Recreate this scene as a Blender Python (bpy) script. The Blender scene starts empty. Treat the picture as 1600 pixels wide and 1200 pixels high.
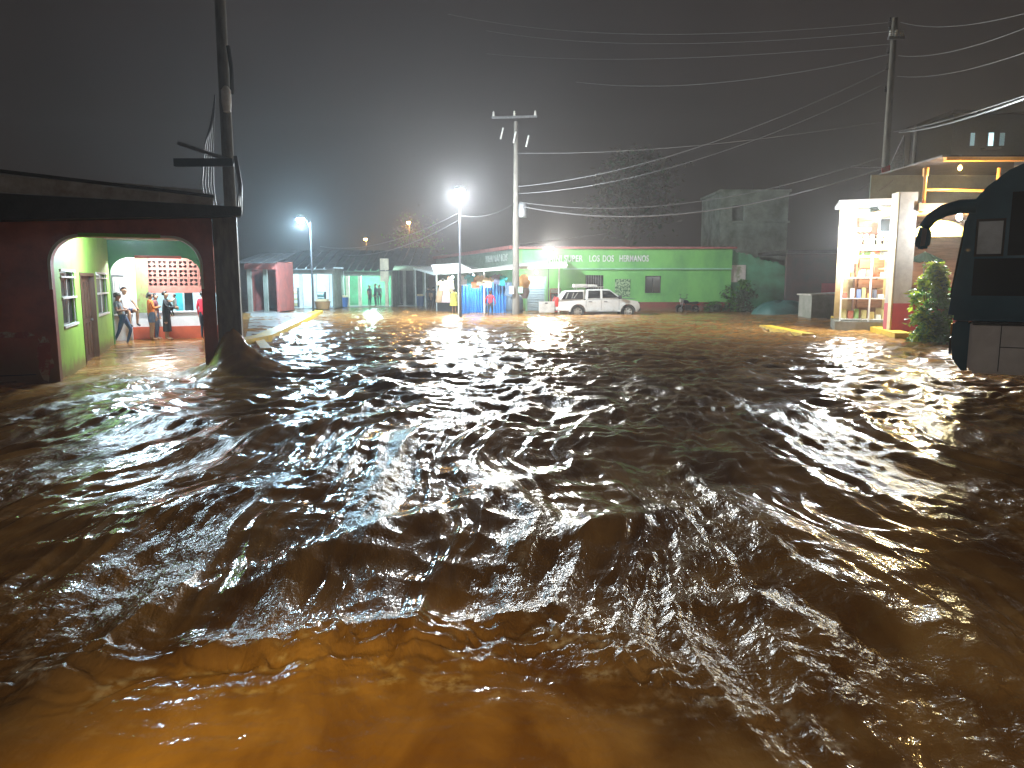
import bpy, bmesh, math, random
import numpy as np
from mathutils import Vector, Matrix
R = math.radians
random.seed(7); np.random.seed(7)
sc = bpy.context.scene
C = sc.collection

# ------------------------------------------------------------------ camera
F = 1155.0; HCAM = 2.0; PITCH = math.atan(160 / F)
cd = bpy.data.cameras.new('camera'); cam = bpy.data.objects.new('camera', cd); C.objects.link(cam)
cam.location = (0, 0, HCAM); cam.rotation_euler = (math.pi / 2 - PITCH, 0, 0)
cd.sensor_width = 36; cd.lens = 36 * F / 1600; cd.clip_start = 0.05; cd.clip_end = 2000
sc.camera = cam
# ------------------------------------------------------------------ night sky
w = bpy.data.worlds.new('World'); sc.world = w; w.use_nodes = True
nt = w.node_tree
bg = nt.nodes['Background']
sky = nt.nodes.new('ShaderNodeTexSky'); sky.sky_type = 'NISHITA'; sky.sun_disc = False
sky.sun_elevation = R(-4); sky.sun_rotation = R(200); sky.air_density = 2; sky.dust_density = 4
mixn = nt.nodes.new('ShaderNodeMix'); mixn.data_type = 'RGBA'; mixn.inputs[0].default_value = 0.92
nt.links.new(sky.outputs[0], mixn.inputs[6]); mixn.inputs[7].default_value = (0.155, 0.125, 0.112, 1)   # cloud lit by the town
ctc = nt.nodes.new('ShaderNodeTexCoord'); cno = nt.nodes.new('ShaderNodeTexNoise'); cno.inputs['Scale'].default_value = 2.4; cno.inputs['Detail'].default_value = 7; cno.inputs['Roughness'].default_value = .6
nt.links.new(ctc.outputs['Generated'], cno.inputs['Vector'])
crm = nt.nodes.new('ShaderNodeMapRange'); crm.inputs[1].default_value = .3; crm.inputs[2].default_value = .7; crm.inputs[3].default_value = .55; crm.inputs[4].default_value = 1.4
nt.links.new(cno.outputs['Fac'], crm.inputs[0])
cmu = nt.nodes.new('ShaderNodeVectorMath'); cmu.operation = 'SCALE'; nt.links.new(mixn.outputs[2], cmu.inputs[0]); nt.links.new(crm.outputs[0], cmu.inputs['Scale'])
nt.links.new(cmu.outputs[0], bg.inputs['Color'])
bg.inputs['Strength'].default_value = 0.11
# ------------------------------------------------------------------ picture
sc.view_settings.view_transform = 'Standard'; sc.view_settings.look = 'None'
sc.view_settings.gamma = 1; sc.view_settings.exposure = 0.5
sc.render.engine = 'CYCLES'
cy = sc.cycles
cy.use_denoising = True; cy.sample_clamp_indirect = 4; cy.sample_clamp_direct = 0
cy.max_bounces = 6; cy.diffuse_bounces = 2; cy.glossy_bounces = 3; cy.transmission_bounces = 4
cy.volume_bounces = 0; cy.transparent_max_bounces = 6; cy.caustics_reflective = False; cy.caustics_refractive = False

# ------------------------------------------------------------------ pixels to places
cp, sp = math.cos(PITCH), math.sin(PITCH)
def ray(px, py):
    u = (px - 800) / F; v = (600 - py) / F
    return Vector((u, cp + v * sp, -sp + v * cp))
def PT(px, py, Y):
    d = ray(px, py); t = Y / d.y
    return Vector((d.x * t, Y, HCAM + d.z * t))
def G(px, py, z=0.0):
    d = ray(px, py); t = (z - HCAM) / d.z
    return Vector((d.x * t, d.y * t, z))
def ZY(py, Y, px=800): return PT(px, py, Y).z
def XY(px, Y, py=440): return PT(px, py, Y).x

# ------------------------------------------------------------------ materials
def mat(name, col, rough=0.7, col2=None, scale=3.0, bump=0.0, bscale=30.0, metal=0.0, spec=0.5, stretch=(1, 1, 1), thr=(0.35, 0.65), coat=0.0, tide=None):
    m = bpy.data.materials.new(name); m.use_nodes = True
    n, l = m.node_tree.nodes, m.node_tree.links
    b = n['Principled BSDF']
    b.inputs['Roughness'].default_value = rough; b.inputs['Metallic'].default_value = metal
    b.inputs['Specular IOR Level'].default_value = spec
    b.inputs['Coat Weight'].default_value = coat
    c1 = (*col, 1)
    tc = n.new('ShaderNodeTexCoord'); mp = n.new('ShaderNodeMapping'); mp.inputs['Scale'].default_value = stretch
    l.new(tc.outputs['Object'], mp.inputs['Vector'])
    if col2 is None: col2 = tuple(c * 0.72 for c in col)
    nz = n.new('ShaderNodeTexNoise'); nz.inputs['Scale'].default_value = scale; nz.inputs['Detail'].default_value = 6; nz.inputs['Roughness'].default_value = 0.65
    l.new(mp.outputs[0], nz.inputs['Vector'])
    rp = n.new('ShaderNodeValToRGB'); rp.color_ramp.elements[0].position = thr[0]; rp.color_ramp.elements[1].position = thr[1]
    rp.color_ramp.elements[0].color = (*col2, 1); rp.color_ramp.elements[1].color = c1
    l.new(nz.outputs['Fac'], rp.inputs[0])
    if tide:      # mud splashed up from the flood, ragged upper edge
        sx3 = n.new('ShaderNodeSeparateXYZ'); l.new(tc.outputs['Object'], sx3.inputs[0])
        nt_ = n.new('ShaderNodeTexNoise'); nt_.inputs['Scale'].default_value = 2.6; nt_.inputs['Detail'].default_value = 6; nt_.inputs['Roughness'].default_value = .7; l.new(tc.outputs['Object'], nt_.inputs['Vector'])
        sm = n.new('ShaderNodeMath'); sm.operation = 'MULTIPLY_ADD'; sm.inputs[1].default_value = tide * 2.2; l.new(nt_.outputs['Fac'], sm.inputs[0])
        sb = n.new('ShaderNodeMath'); sb.operation = 'MULTIPLY'; sb.inputs[1].default_value = -1; l.new(sx3.outputs['Z'], sb.inputs[0]); l.new(sb.outputs[0], sm.inputs[2])
        mr = n.new('ShaderNodeMapRange'); mr.inputs[1].default_value = -tide * .1; mr.inputs[2].default_value = tide * .7; l.new(sm.outputs[0], mr.inputs[0])
        mm = n.new('ShaderNodeMath'); mm.operation = 'MULTIPLY'; mm.inputs[1].default_value = .8; l.new(mr.outputs[0], mm.inputs[0])
        mxx = n.new('ShaderNodeMix'); mxx.data_type = 'RGBA'; l.new(mm.outputs[0], mxx.inputs[0]); l.new(rp.outputs[0], mxx.inputs[6]); mxx.inputs[7].default_value = (.17, .1, .05, 1)
        l.new(mxx.outputs[2], b.inputs['Base Color'])
    else: l.new(rp.outputs[0], b.inputs['Base Color'])
    if bump:
        nb = n.new('ShaderNodeTexNoise'); nb.inputs['Scale'].default_value = bscale; nb.inputs['Detail'].default_value = 4
        l.new(mp.outputs[0], nb.inputs['Vector'])
        bp = n.new('ShaderNodeBump'); bp.inputs['Strength'].default_value = bump; bp.inputs['Distance'].default_value = 0.02
        l.new(nb.outputs['Fac'], bp.inputs['Height']); l.new(bp.outputs[0], b.inputs['Normal'])
    return m
def emis(name, col, s):
    m = bpy.data.materials.new(name); m.use_nodes = True
    b = m.node_tree.nodes['Principled BSDF']
    b.inputs['Base Color'].default_value = (*[min(c, .8) for c in col], 1)
    b.inputs['Emission Color'].default_value = (*col, 1); b.inputs['Emission Strength'].default_value = s
    return m
def glassy(name, col, rough=0.06):
    return mat(name, col, rough, col2=col, spec=0.6)
M = {}
M['red_wall'] = mat('red painted plaster', (0.44, 0.115, 0.06), .75, (0.2, 0.065, 0.04), 1.3, .45, 14, thr=(.3, .6), tide=.8)
M['red_worn'] = mat('worn red plaster', (0.3, 0.07, 0.045), .8, (0.42, 0.3, 0.2), 3.0, .5, 16, thr=(.42, .5))
M['olive_col'] = mat('olive brown column paint', (0.2, 0.145, 0.08), .6, (0.11, 0.07, 0.042), 3, .4, 18, stretch=(3, 3, .6))
M['lime'] = mat('lime painted plaster', (0.28, 0.5, 0.08), .6, (0.2, 0.39, 0.06), 1.5, .15, 25, tide=.3)
M['deep_green'] = mat('deep green plaster', (0.03, 0.17, 0.03), .6, (0.02, 0.12, 0.02), 2, .15, 25)
M['white_wall'] = mat('white painted plaster', (0.72, 0.74, 0.76), .7, (0.6, 0.61, 0.62), 2, .15, 20)
M['cream'] = mat('cream paint', (0.68, 0.62, 0.46), .6)
M['orange_red'] = mat('orange red paint', (0.55, 0.1, 0.04), .55, (0.42, 0.075, 0.03), 3, .15)
M['block'] = mat('terracotta breeze block', (0.32, 0.13, 0.1), .8, (0.24, 0.09, 0.07), 8, .3, 40)
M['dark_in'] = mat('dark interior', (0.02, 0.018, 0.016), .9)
M['dark_wood'] = mat('dark brown door wood', (0.1, 0.05, 0.025), .5, (0.06, 0.028, 0.014), 4, .2, 20, stretch=(6, 6, .6))
M['fascia'] = mat('black weathered timber', (0.03, 0.026, 0.024), .6, (0.014, 0.012, 0.012), 4, .4, 20)
M['tin'] = mat('grey tin roof', (0.5, 0.47, 0.43), .5, (0.28, 0.22, 0.17), 2.5, .2, 20)
M['dark_tin'] = mat('dark rusty tin roof', (0.1, 0.09, 0.09), .45, (0.05, 0.04, 0.036), 2, .2, 20, metal=.3)
M['concrete'] = mat('bare concrete', (0.22, 0.22, 0.19), .85, (0.12, 0.125, 0.1), 1.5, .4, 18)
M['mossy'] = mat('mossy bare concrete', (0.34, 0.35, 0.28), .9, (0.15, 0.17, 0.12), .8, .5, 12)
M['pole'] = mat('grey concrete pole', (0.17, 0.155, 0.13), .8, (0.1, 0.09, 0.075), 5, .3, 25, stretch=(2, 2, .4))
M['metal'] = mat('galvanised metal', (0.28, 0.285, 0.29), .45, (0.18, 0.18, 0.185), 8, metal=.6)
M['dark_metal'] = mat('dark metal', (0.06, 0.06, 0.065), .45, metal=.5)
M['white_metal'] = mat('white painted metal', (0.78, 0.78, 0.75), .45, (0.6, 0.58, 0.52), 6)
M['cable'] = mat('black cable', (0.12, 0.12, 0.13), .35)
M['bright_cable'] = mat('grey aluminium cable', (0.17, 0.17, 0.175), .45, metal=.3)
M['store_green'] = mat('store green paint', (0.19, 0.52, 0.13), .65, (0.12, 0.35, 0.11), .7, .2, 14, stretch=(1, 1, .5), thr=(.3, .62), tide=.5)
M['store_teal'] = mat('faded teal green paint', (0.12, 0.36, 0.2), .7, (0.08, 0.2, 0.1), .9, .3, 10)
M['store_mint'] = mat('mint paint', (0.32, 0.62, 0.4), .6)
M['plinth'] = mat('oxide red plinth paint', (0.26, 0.06, 0.045), .6, (0.17, 0.045, 0.03), 3, .2, tide=.3)
M['pink_trim'] = mat('faded red roof edge', (0.4, 0.13, 0.11), .6, (0.26, 0.08, 0.07), 3)
M['letter'] = mat('white sign lettering', (0.78, 0.8, 0.76), .6)
M['grey_letter'] = mat('weathered grey lettering', (0.42, 0.46, 0.4), .7)
M['shutter'] = mat('pale blue roller shutter', (0.5, 0.62, 0.72), .4, (0.44, 0.56, 0.66), 3)
M['tarp_blue'] = mat('blue tarpaulin', (0.035, 0.19, 0.48), .4, (0.025, 0.13, 0.36), 3, .4, 6, stretch=(4, 4, .6))
M['tarp_teal'] = mat('teal tarpaulin', (0.05, 0.15, 0.13), .6, (0.03, 0.09, 0.08), 2, .4, 5)
M['sidewalk'] = mat('wet concrete pavement', (0.3, 0.29, 0.28), .3, (0.2, 0.19, 0.18), 2, .25, 20)
M['yellow'] = mat('yellow kerb paint', (0.75, 0.5, 0.03), .4, (0.5, 0.34, 0.04), 3.5, .2, 20)
M['ground'] = mat('mud ground', (0.1, 0.065, 0.035), .8)
M['black'] = mat('black rubber', (0.02, 0.02, 0.02), .6)
M['truck'] = mat('silver white car paint', (0.72, 0.73, 0.72), .22, (0.6, 0.59, 0.55), 1.5, coat=.6, tide=.45)
M['truck_dark'] = mat('dark grey car plastic', (0.035, 0.037, 0.04), .45)
M['auto_glass'] = glassy('dark car glass', (0.012, 0.014, 0.016))
M['rim'] = mat('silver wheel rim', (0.62, 0.6, 0.55), .3, metal=.6)
M['tail'] = mat('red lamp lens', (0.5, 0.03, 0.025), .2)
M['bus'] = mat('dark teal bus paint', (0.028, 0.12, 0.18), .18, (0.022, 0.09, 0.14), 1, coat=.5)
M['bus_skirt'] = mat('grey bus skirt', (0.8, 0.78, 0.76), .45, (0.62, 0.59, 0.57), 1.5)
M['bus_glass'] = glassy('bus window glass', (0.02, 0.025, 0.03), .1)
M['bus_pale'] = mat('pale blind behind bus window', (0.6, 0.66, 0.7), .25)
M['amber'] = mat('amber lens', (0.7, 0.25, 0.03), .25)
M['kiosk_cream'] = mat('kiosk cream panel', (0.7, 0.58, 0.36), .5, (0.62, 0.46, 0.25), 3)
M['kiosk_orange'] = mat('kiosk orange panel', (0.72, 0.34, 0.1), .5)
M['glass'] = glassy('window glass', (0.012, 0.016, 0.018), .12)
M['black_glass'] = mat('dark unlit window glass', (0.01, 0.012, 0.012), .35, spec=.25)
M['taupe'] = mat('taupe plaster pillar', (0.42, 0.36, 0.31), .65, (0.32, 0.27, 0.23), 3, .2)
M['wall_red'] = mat('raspberry red wall', (0.42, 0.035, 0.05), .55, (0.32, 0.03, 0.04), 3, .2)
M['band_lime'] = mat('bright lime band', (0.36, 0.66, 0.05), .5)
M['orange_steel'] = mat('orange painted steel', (0.8, 0.34, 0.05), .4, (0.65, 0.26, 0.04), 5)
M['brown_board'] = mat('brown boards', (0.28, 0.13, 0.075), .6, (0.18, 0.08, 0.045), 4, .2, stretch=(.4, 4, 4))
M['yellow_cloth'] = mat('yellow ceiling cloth', (0.8, 0.66, 0.12), .6)
M['umbrella'] = mat('dark green cloth', (0.0015, 0.005, 0.004), 1.0, spec=0)
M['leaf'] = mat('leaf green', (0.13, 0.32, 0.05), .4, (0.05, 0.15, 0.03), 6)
M['leaf_lit'] = mat('lamplit leaf yellow green', (0.5, 0.62, 0.05), .4, (0.2, 0.32, 0.03), 6)  # yellow green paints the kiosk light into the shrub's leaf colour
M['leaf_dark'] = mat('dark leaf', (0.045, 0.09, 0.03), .5, (0.025, 0.05, 0.018), 6)
M['leaf_brown'] = mat('brown green leaf', (0.11, 0.085, 0.05), .6, (0.06, 0.05, 0.03), 6)
M['bark'] = mat('bark', (0.12, 0.085, 0.06), .85, (0.07, 0.05, 0.035), 4, .5, stretch=(3, 3, .5))
M['skin'] = mat('skin', (0.42, 0.23, 0.14), .5)
M['skin_dark'] = mat('brown skin', (0.27, 0.14, 0.085), .5)
M['hair'] = mat('black hair', (0.012, 0.01, 0.009), .5)
M['eye'] = mat('dark eye', (0.02, 0.015, 0.012), .2)
M['lamp_case'] = mat('grey lamp housing', (0.3, 0.31, 0.32), .5, metal=.3)
for k_ in ('leaf', 'leaf_lit'):      # light shines through the leaf blades
    nn, ll = M[k_].node_tree.nodes, M[k_].node_tree.links
    tr_ = nn.new('ShaderNodeBsdfTranslucent'); ms_ = nn.new('ShaderNodeMixShader'); ms_.inputs[0].default_value = .5
    pb_ = nn['Principled BSDF']; ll.new(pb_.inputs['Base Color'].links[0].from_socket, tr_.inputs['Color'])
    ll.new(pb_.outputs[0], ms_.inputs[1]); ll.new(tr_.outputs[0], ms_.inputs[2])
    ll.new(ms_.outputs[0], [q for q in nn if q.type == 'OUTPUT_MATERIAL'][0].inputs['Surface'])
def cloth(name, col): return mat(name + ' cloth', col, .85, tuple(c * .65 for c in col), 9, .3, 30)

# ------------------------------------------------------------------ mesh helpers
class MB:
    def __init__(s): s.v = []; s.f = []; s.m = []
    def add(s, vs, fs, mi=0, mtx=None):
        o = len(s.v)
        s.v += [tuple(mtx @ Vector(p)) if mtx else tuple(p) for p in vs]
        s.f += [[i + o for i in f] for f in fs]; s.m += [mi] * len(fs)
        return s
    def box(s, a, b, mi=0, mtx=None):
        x0, y0, z0 = a; x1, y1, z1 = b
        vs = [(x0, y0, z0), (x1, y0, z0), (x1, y1, z0), (x0, y1, z0), (x0, y0, z1), (x1, y0, z1), (x1, y1, z1), (x0, y1, z1)]
        return s.add(vs, [[0, 3, 2, 1], [4, 5, 6, 7], [0, 1, 5, 4], [1, 2, 6, 5], [2, 3, 7, 6], [3, 0, 4, 7]], mi, mtx)
    def hexa(s, p, mi=0, mtx=None):   # four bottom corners, four top corners
        return s.add(p, [[0, 3, 2, 1], [4, 5, 6, 7], [0, 1, 5, 4], [1, 2, 6, 5], [2, 3, 7, 6], [3, 0, 4, 7]], mi, mtx)
    def prism(s, poly, ext, mi=0, mtx=None):   # polygon of 3-D points pushed along ext
        n = len(poly); e = Vector(ext)
        vs = [Vector(p) for p in poly] + [Vector(p) + e for p in poly]
        fs = [list(range(n))[::-1], list(range(n, 2 * n))] + [[i, (i + 1) % n, n + (i + 1) % n, n + i] for i in range(n)]
        return s.add(vs, fs, mi, mtx)
    def tube(s, path, r, n=8, mi=0, mtx=None, cap=True):
        path = [Vector(p) for p in path]; rs = r if isinstance(r, (list, tuple)) else [r] * len(path)
        vs = []; up = None
        for i, p in enumerate(path):
            t = (path[min(i + 1, len(path) - 1)] - path[max(i - 1, 0)]).normalized()
            if up is None: up = Vector((0, 0, 1)) if abs(t.z) < .9 else Vector((1, 0, 0))
            a = t.cross(up).normalized(); b2 = a.cross(t).normalized(); up = b2
            for k in range(n):
                an = 2 * math.pi * k / n
                vs.append(p + (a * math.cos(an) + b2 * math.sin(an)) * rs[i])
        fs = [[i * n + k, i * n + (k + 1) % n, (i + 1) * n + (k + 1) % n, (i + 1) * n + k] for i in range(len(path) - 1) for k in range(n)]
        if cap: fs += [list(range(n))[::-1], list(range((len(path) - 1) * n, len(path) * n))]
        return s.add(vs, fs, mi, mtx)
    def lathe(s, prof, c=(0, 0, 0), n=16, mi=0, mtx=None, cap=True):   # profile (r, z) about z
        c = Vector(c); vs = []
        for r_, z in prof:
            for k in range(n): vs.append(c + Vector((r_ * math.cos(2 * math.pi * k / n), r_ * math.sin(2 * math.pi * k / n), z)))
        fs = [[i * n + k, i * n + (k + 1) % n, (i + 1) * n + (k + 1) % n, (i + 1) * n + k] for i in range(len(prof) - 1) for k in range(n)]
        if cap: fs += [list(range(n))[::-1], list(range((len(prof) - 1) * n, len(prof) * n))]
        return s.add(vs, fs, mi, mtx)
    def build(s, name, mats, parent=None, smooth=False, bevel=0, weld=True):
        me = bpy.data.meshes.new(name); me.from_pydata([tuple(p) for p in s.v], [], s.f)
        if not isinstance(mats, (list, tuple)): mats = [mats]
        for m_ in mats: me.materials.append(M[m_] if isinstance(m_, str) else m_)
        me.polygons.foreach_set('material_index', s.m)
        bm = bmesh.new(); bm.from_mesh(me); bmesh.ops.recalc_face_normals(bm, faces=bm.faces)
        if bevel: bmesh.ops.bevel(bm, geom=[e for e in bm.edges if e.calc_face_angle(0) > .6], offset=bevel, segments=2, affect='EDGES', clamp_overlap=True)
        bm.to_mesh(me); bm.free()
        if smooth:
            me.polygons.foreach_set('use_smooth', [True] * len(me.polygons))
            try: me.set_sharp_from_angle(angle=R(40))
            except Exception: pass
        o = bpy.data.objects.new(name, me); C.objects.link(o); o.parent = parent
        return o
def tag(o, label=None, cat=None, group=None, kind=None):
    if label: o['label'] = label
    if cat: o['category'] = cat
    if group: o['group'] = group
    if kind: o['kind'] = kind
    return o
def thing(name, label, cat, loc=(0, 0, 0), rotz=0, group=None):
    o = bpy.data.objects.new(name, None); C.objects.link(o); o.location = loc; o.rotation_euler = (0, 0, rotz)
    o.empty_display_size = .2
    return tag(o, label, cat, group)
def boxp(name, a, b, m, parent, bevel=0): return MB().box(a, b).build(name, m, parent, bevel=bevel)
def point_light(name, loc, power, col, radius=.1, parent=None):
    d = bpy.data.lights.new(name, 'POINT'); d.energy = power; d.color = col; d.shadow_soft_size = radius
    o = bpy.data.objects.new(name, d); C.objects.link(o); o.location = loc; o.parent = parent
    return o
def spot_light(name, loc, target, power, col, radius=.1, size=140, parent=None, blend=.5):
    d = bpy.data.lights.new(name, 'SPOT'); d.energy = power; d.color = col; d.shadow_soft_size = radius; d.spot_size = R(size); d.spot_blend = blend
    o = bpy.data.objects.new(name, d); C.objects.link(o); o.location = loc
    o.rotation_euler = (Vector(target) - Vector(loc)).to_track_quat('-Z', 'Y').to_euler(); o.parent = parent
    return o

# ------------------------------------------------------------------ gradient noise
_perm = np.random.permutation(1024)
_ang = np.random.rand(1024) * 2 * np.pi; _gx, _gy = np.cos(_ang), np.sin(_ang)
def gnoise(x, y):
    xi = np.floor(x).astype(np.int64); yi = np.floor(y).astype(np.int64); fx = x - xi; fy = y - yi
    u = fx * fx * fx * (fx * (fx * 6 - 15) + 10); v = fy * fy * fy * (fy * (fy * 6 - 15) + 10)
    def g(ix, iy, dx, dy):
        h = _perm[(_perm[ix & 1023] + iy) & 1023]; return _gx[h] * dx + _gy[h] * dy
    a = g(xi, yi, fx, fy); b = g(xi + 1, yi, fx - 1, fy); c = g(xi, yi + 1, fx, fy - 1); d = g(xi + 1, yi + 1, fx - 1, fy - 1)
    return (a + u * (b - a) + v * ((c + u * (d - c)) - (a + u * (b - a)))) * 1.5
def smooth(a, b, x):
    t = np.clip((x - a) / (b - a), 0, 1); return t * t * (3 - 2 * t)

# ------------------------------------------------------------------ the left building's frame
A0 = G(95, 600)
ROT = R(22.6)
rv = Vector((math.cos(ROT), math.sin(ROT), 0)); nv = Vector((-math.sin(ROT), math.cos(ROT), 0))
def L2W(x, y, z=0): return A0 + rv * x + nv * y + Vector((0, 0, z))
def wall_t(px):      # distance along the green wall (local x = 0) seen at column px
    k = ray(px, 460); k = k.x / k.y
    return (A0.x - k * A0.y) / (k * nv.y - nv.x)
def row_s(px, t):    # position along a wall parallel to the facade at local y = t
    k = ray(px, 460); k = k.x / k.y; b = A0 + nv * t
    return (k * b.y - b.x) / (rv.x - k * rv.y)

# ------------------------------------------------------------------ ground and flood water
boxp('ground', (-95, -20, -.9), (95, 150, -.7), 'ground', None)
tag(bpy.data.objects['ground'], 'muddy ground under the flood water', None, kind='structure')

def wave_ridge(X, Y, pts, width, h, skew=.0):
    """a standing wave along a polyline of water points; steeper on one side"""
    best = np.full(X.shape, 1e9); side = np.zeros(X.shape); tt = np.zeros(X.shape)
    L = len(pts) - 1
    for i in range(L):
        ax, ay = pts[i][0], pts[i][1]; bx, by = pts[i + 1][0], pts[i + 1][1]
        dx, dy = bx - ax, by - ay; q = dx * dx + dy * dy
        t = np.clip(((X - ax) * dx + (Y - ay) * dy) / q, 0, 1)
        ex, ey = X - ax - t * dx, Y - ay - t * dy; d = np.hypot(ex, ey)
        up = d < best
        best = np.where(up, d, best); side = np.where(up, np.sign(ex * dy - ey * dx), side); tt = np.where(up, (i + t) / L, tt)
    wd = width * np.where(side > 0, 1 - skew, 1 + skew)
    return h * np.exp(-(best / wd) ** 2) * np.clip(np.sin(np.pi * np.clip(tt * .9 + .05, 0, 1)), 0, 1)

def water():
    rows = [-8, -4, -1.5, 0, .7]
    y = 1.25
    while y < 95:
        rows.append(y); y += min(y * y / 2310 * 1.7, y * .0062)
    rows += [110, 130, 149]
    rows = np.array(rows)
    core = np.tan(np.linspace(R(-41), R(41), 640))
    tx = np.concatenate([np.linspace(-3.2, core[0], 14)[:-1], core, np.linspace(core[-1], 3.2, 14)[1:]])
    Yg, Tg = np.meshgrid(rows, tx, indexing='ij')
    sp_ = np.maximum(Yg, 1.2) + .8
    X = np.clip(Tg * sp_, -93, 93); Y = Yg.copy()
    # flow spreads from the middle of the crossing toward the camera
    sx, sy = 2.2, 15.5
    wx = X + .5 * gnoise(X * .35 + 3, Y * .3); wy = Y + .5 * gnoise(X * .3 - 7, Y * .35 + 5)
    dx, dy = wx - sx, wy - sy
    rr = np.hypot(dx, dy) + .001; th = np.arctan2(dx, -dy)
    nearf = 1 - smooth(9, 15, Y)                      # streaky near water, choppy far water
    across = th * np.maximum(rr, 3) * .9
    h = np.zeros_like(X)
    # big swells
    h += .055 * gnoise(wx * .42 + 1, wy * .38 + 2)
    h += .022 * gnoise(wx * .9 + 11, wy * .8 - 3)
    # ridges drawn out along the flow
    r1 = 1 - np.abs(gnoise(across * .95 + 4, rr * .22 + 9)) * 2.2
    r2 = 1 - np.abs(gnoise(across * 2.6 - 2, rr * .3 + 1)) * 2.2
    r3 = 1 - np.abs(gnoise(across * 6.2 - 2 + .4 * gnoise(X * 2, Y * 2), rr * .8 + 1)) * 2.2
    r4 = gnoise(across * 15 - 2, rr * 2.2 + 1)
    h += nearf * (.05 * r1 + .026 * r2 + .011 * r3 + .003 * r4)
    # choppy crests across the far water
    c1 = 1 - np.abs(gnoise(wx * .55 + 31, wy * .75 + 7)) * 2.2
    c2 = 1 - np.abs(gnoise(wx * 1.5 - 5, wy * 1.7 + 17)) * 2.2
    c3 = 1 - np.abs(gnoise(wx * 3.1 - 5, wy * 3.4 + 27)) * 2.2
    farf = smooth(8, 14, Y) * (1 - .5 * smooth(30, 50, Y))
    h += farf * (.05 * c1 + .045 * c2 + .016 * c3) + (1 - farf) * (.012 * c2 + .006 * c3)
    # ripples
    amp = .1 + 1.15 * smooth(-.32, .32, gnoise(across * .9 + 50, rr * .2) + .55 * gnoise(across * 2.4 + 5, rr * .5) + .25 * gnoise(wx * 3, wy * 3))
    h += amp * .007 * gnoise(across * 6, rr * 3)
    h += amp * .0065 * gnoise(across * 11 + 3, rr * 6)
    h += amp * .003 * gnoise(across * 22 + 3, rr * 11)
    h += amp * .0008 * gnoise(across * 45 + 9, rr * 20)
    # named crests
    def gp(*a): return [(G(px, py).x, G(px, py).y) for px, py in a]
    rip = .5 * (1 + .4 * gnoise(X * 1.3, Y * 1.3) + .12 * gnoise(X * 4, Y * 4))
    h += rip * wave_ridge(X, Y, gp((1120, 770), (1230, 880), (1360, 960), (1600, 1100)), .24, .17, .25)
    h += rip * wave_ridge(X, Y, gp((1150, 775), (1000, 820), (820, 860), (640, 940)), .22, .10, -.2)
    h += rip * wave_ridge(X, Y, gp((60, 1020), (330, 930), (560, 850), (900, 720)), .22, .12, -.3)
    h += rip * wave_ridge(X, Y, gp((0, 900), (300, 800), (620, 690), (800, 650)), .3, .11, -.3)
    h += rip * wave_ridge(X, Y, gp((60, 720), (360, 690), (640, 650), (720, 630)), .35, .12, -.3)
    h += rip * wave_ridge(X, Y, gp((420, 615), (500, 590), (580, 600), (700, 640)), .35, .2, .1)
    h += rip * wave_ridge(X, Y, gp((640, 585), (840, 562), (1030, 548)), .6, .14, 0)
    h += rip * wave_ridge(X, Y, gp((880, 530), (1000, 512), (1110, 508)), .7, .16, 0)
    h += rip * wave_ridge(X, Y, gp((1100, 572), (1250, 570), (1380, 580)), .5, .1, 0)
    h += rip * wave_ridge(X, Y, gp((860, 660), (960, 650), (1030, 630), (1000, 612)), .25, .09, 0)
    h += rip * wave_ridge(X, Y, gp((980, 1000), (1080, 940), (1190, 950), (1330, 1030), (1450, 1150)), .14, .1, .1)
    h += rip * wave_ridge(X, Y, gp((20, 1075), (250, 1030), (480, 1000), (700, 985), (860, 960), (980, 1010)), .12, .085, 0)
    # nearer than that, a smooth lit tongue
    bx = np.interp(X, [-3.5, -1.6, -.4, .3, .9, 2.0], [3.3, 3.55, 3.75, 3.75, 3.3, 2.2])
    tongue = smooth(-.25, .35, bx - Y)
    h = h * (1 - .86 * tongue) + tongue * (.012 * gnoise(X * 2.2, Y * 2.6) + .003 * gnoise(X * 9, Y * 14))
    # turbulence on the edge of the tongue
    edge = np.exp(-((Y - bx - .12) / .28) ** 2) * smooth(1.8, .6, X)
    h += edge * (.03 * gnoise(X * 4, Y * 4) + .022 * gnoise(X * 7 + 3 * gnoise(X * 3, Y * 3), Y * 10) + .003 * gnoise(X * 22, Y * 30) + .0015 * gnoise(X * 50, Y * 60))
    # bow wave piled against the corner column
    pc = L2W(3.02, .2)
    d = np.hypot(X - pc.x, Y - pc.y)
    ang = np.arctan2(Y - pc.y, X - pc.x)
    lob = .32 + .68 * np.clip(np.cos(ang + .5), 0, 1) ** 1.0
    h += (1.1 * lob) * np.exp(-(np.maximum(d - .2, 0) / (.24 + .46 * lob)) ** 1.3) * (1 + .12 * gnoise(X * 4, Y * 4) + .06 * gnoise(X * 11, Y * 11))
    # gentler inside the porch and near walls
    h *= np.where(Y > 60, .6, 1)
    inx = (X - A0.x) * rv.x + (Y - A0.y) * rv.y; iny = (X - A0.x) * nv.x + (Y - A0.y) * nv.y
    porch = smooth(.2, 1.5, iny) * (inx < 2.9) * (iny < 16)
    h = np.where(porch > 0, h * (1 - .72 * porch), h)
    h = np.where((Y < 1) | (Y > 100), h * .2, h)
    nr, ncol = X.shape
    co = np.stack([X, Y, h], -1).reshape(-1, 3).astype(np.float32)
    idx = np.arange(nr * ncol).reshape(nr, ncol)
    q = np.stack([idx[:-1, :-1], idx[:-1, 1:], idx[1:, 1:], idx[1:, :-1]], -1).reshape(-1, 4)
    me = bpy.data.meshes.new('flood_water')
    me.vertices.add(len(co)); me.vertices.foreach_set('co', co.ravel())
    me.loops.add(q.size); me.loops.foreach_set('vertex_index', q.ravel().astype(np.int32))
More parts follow.
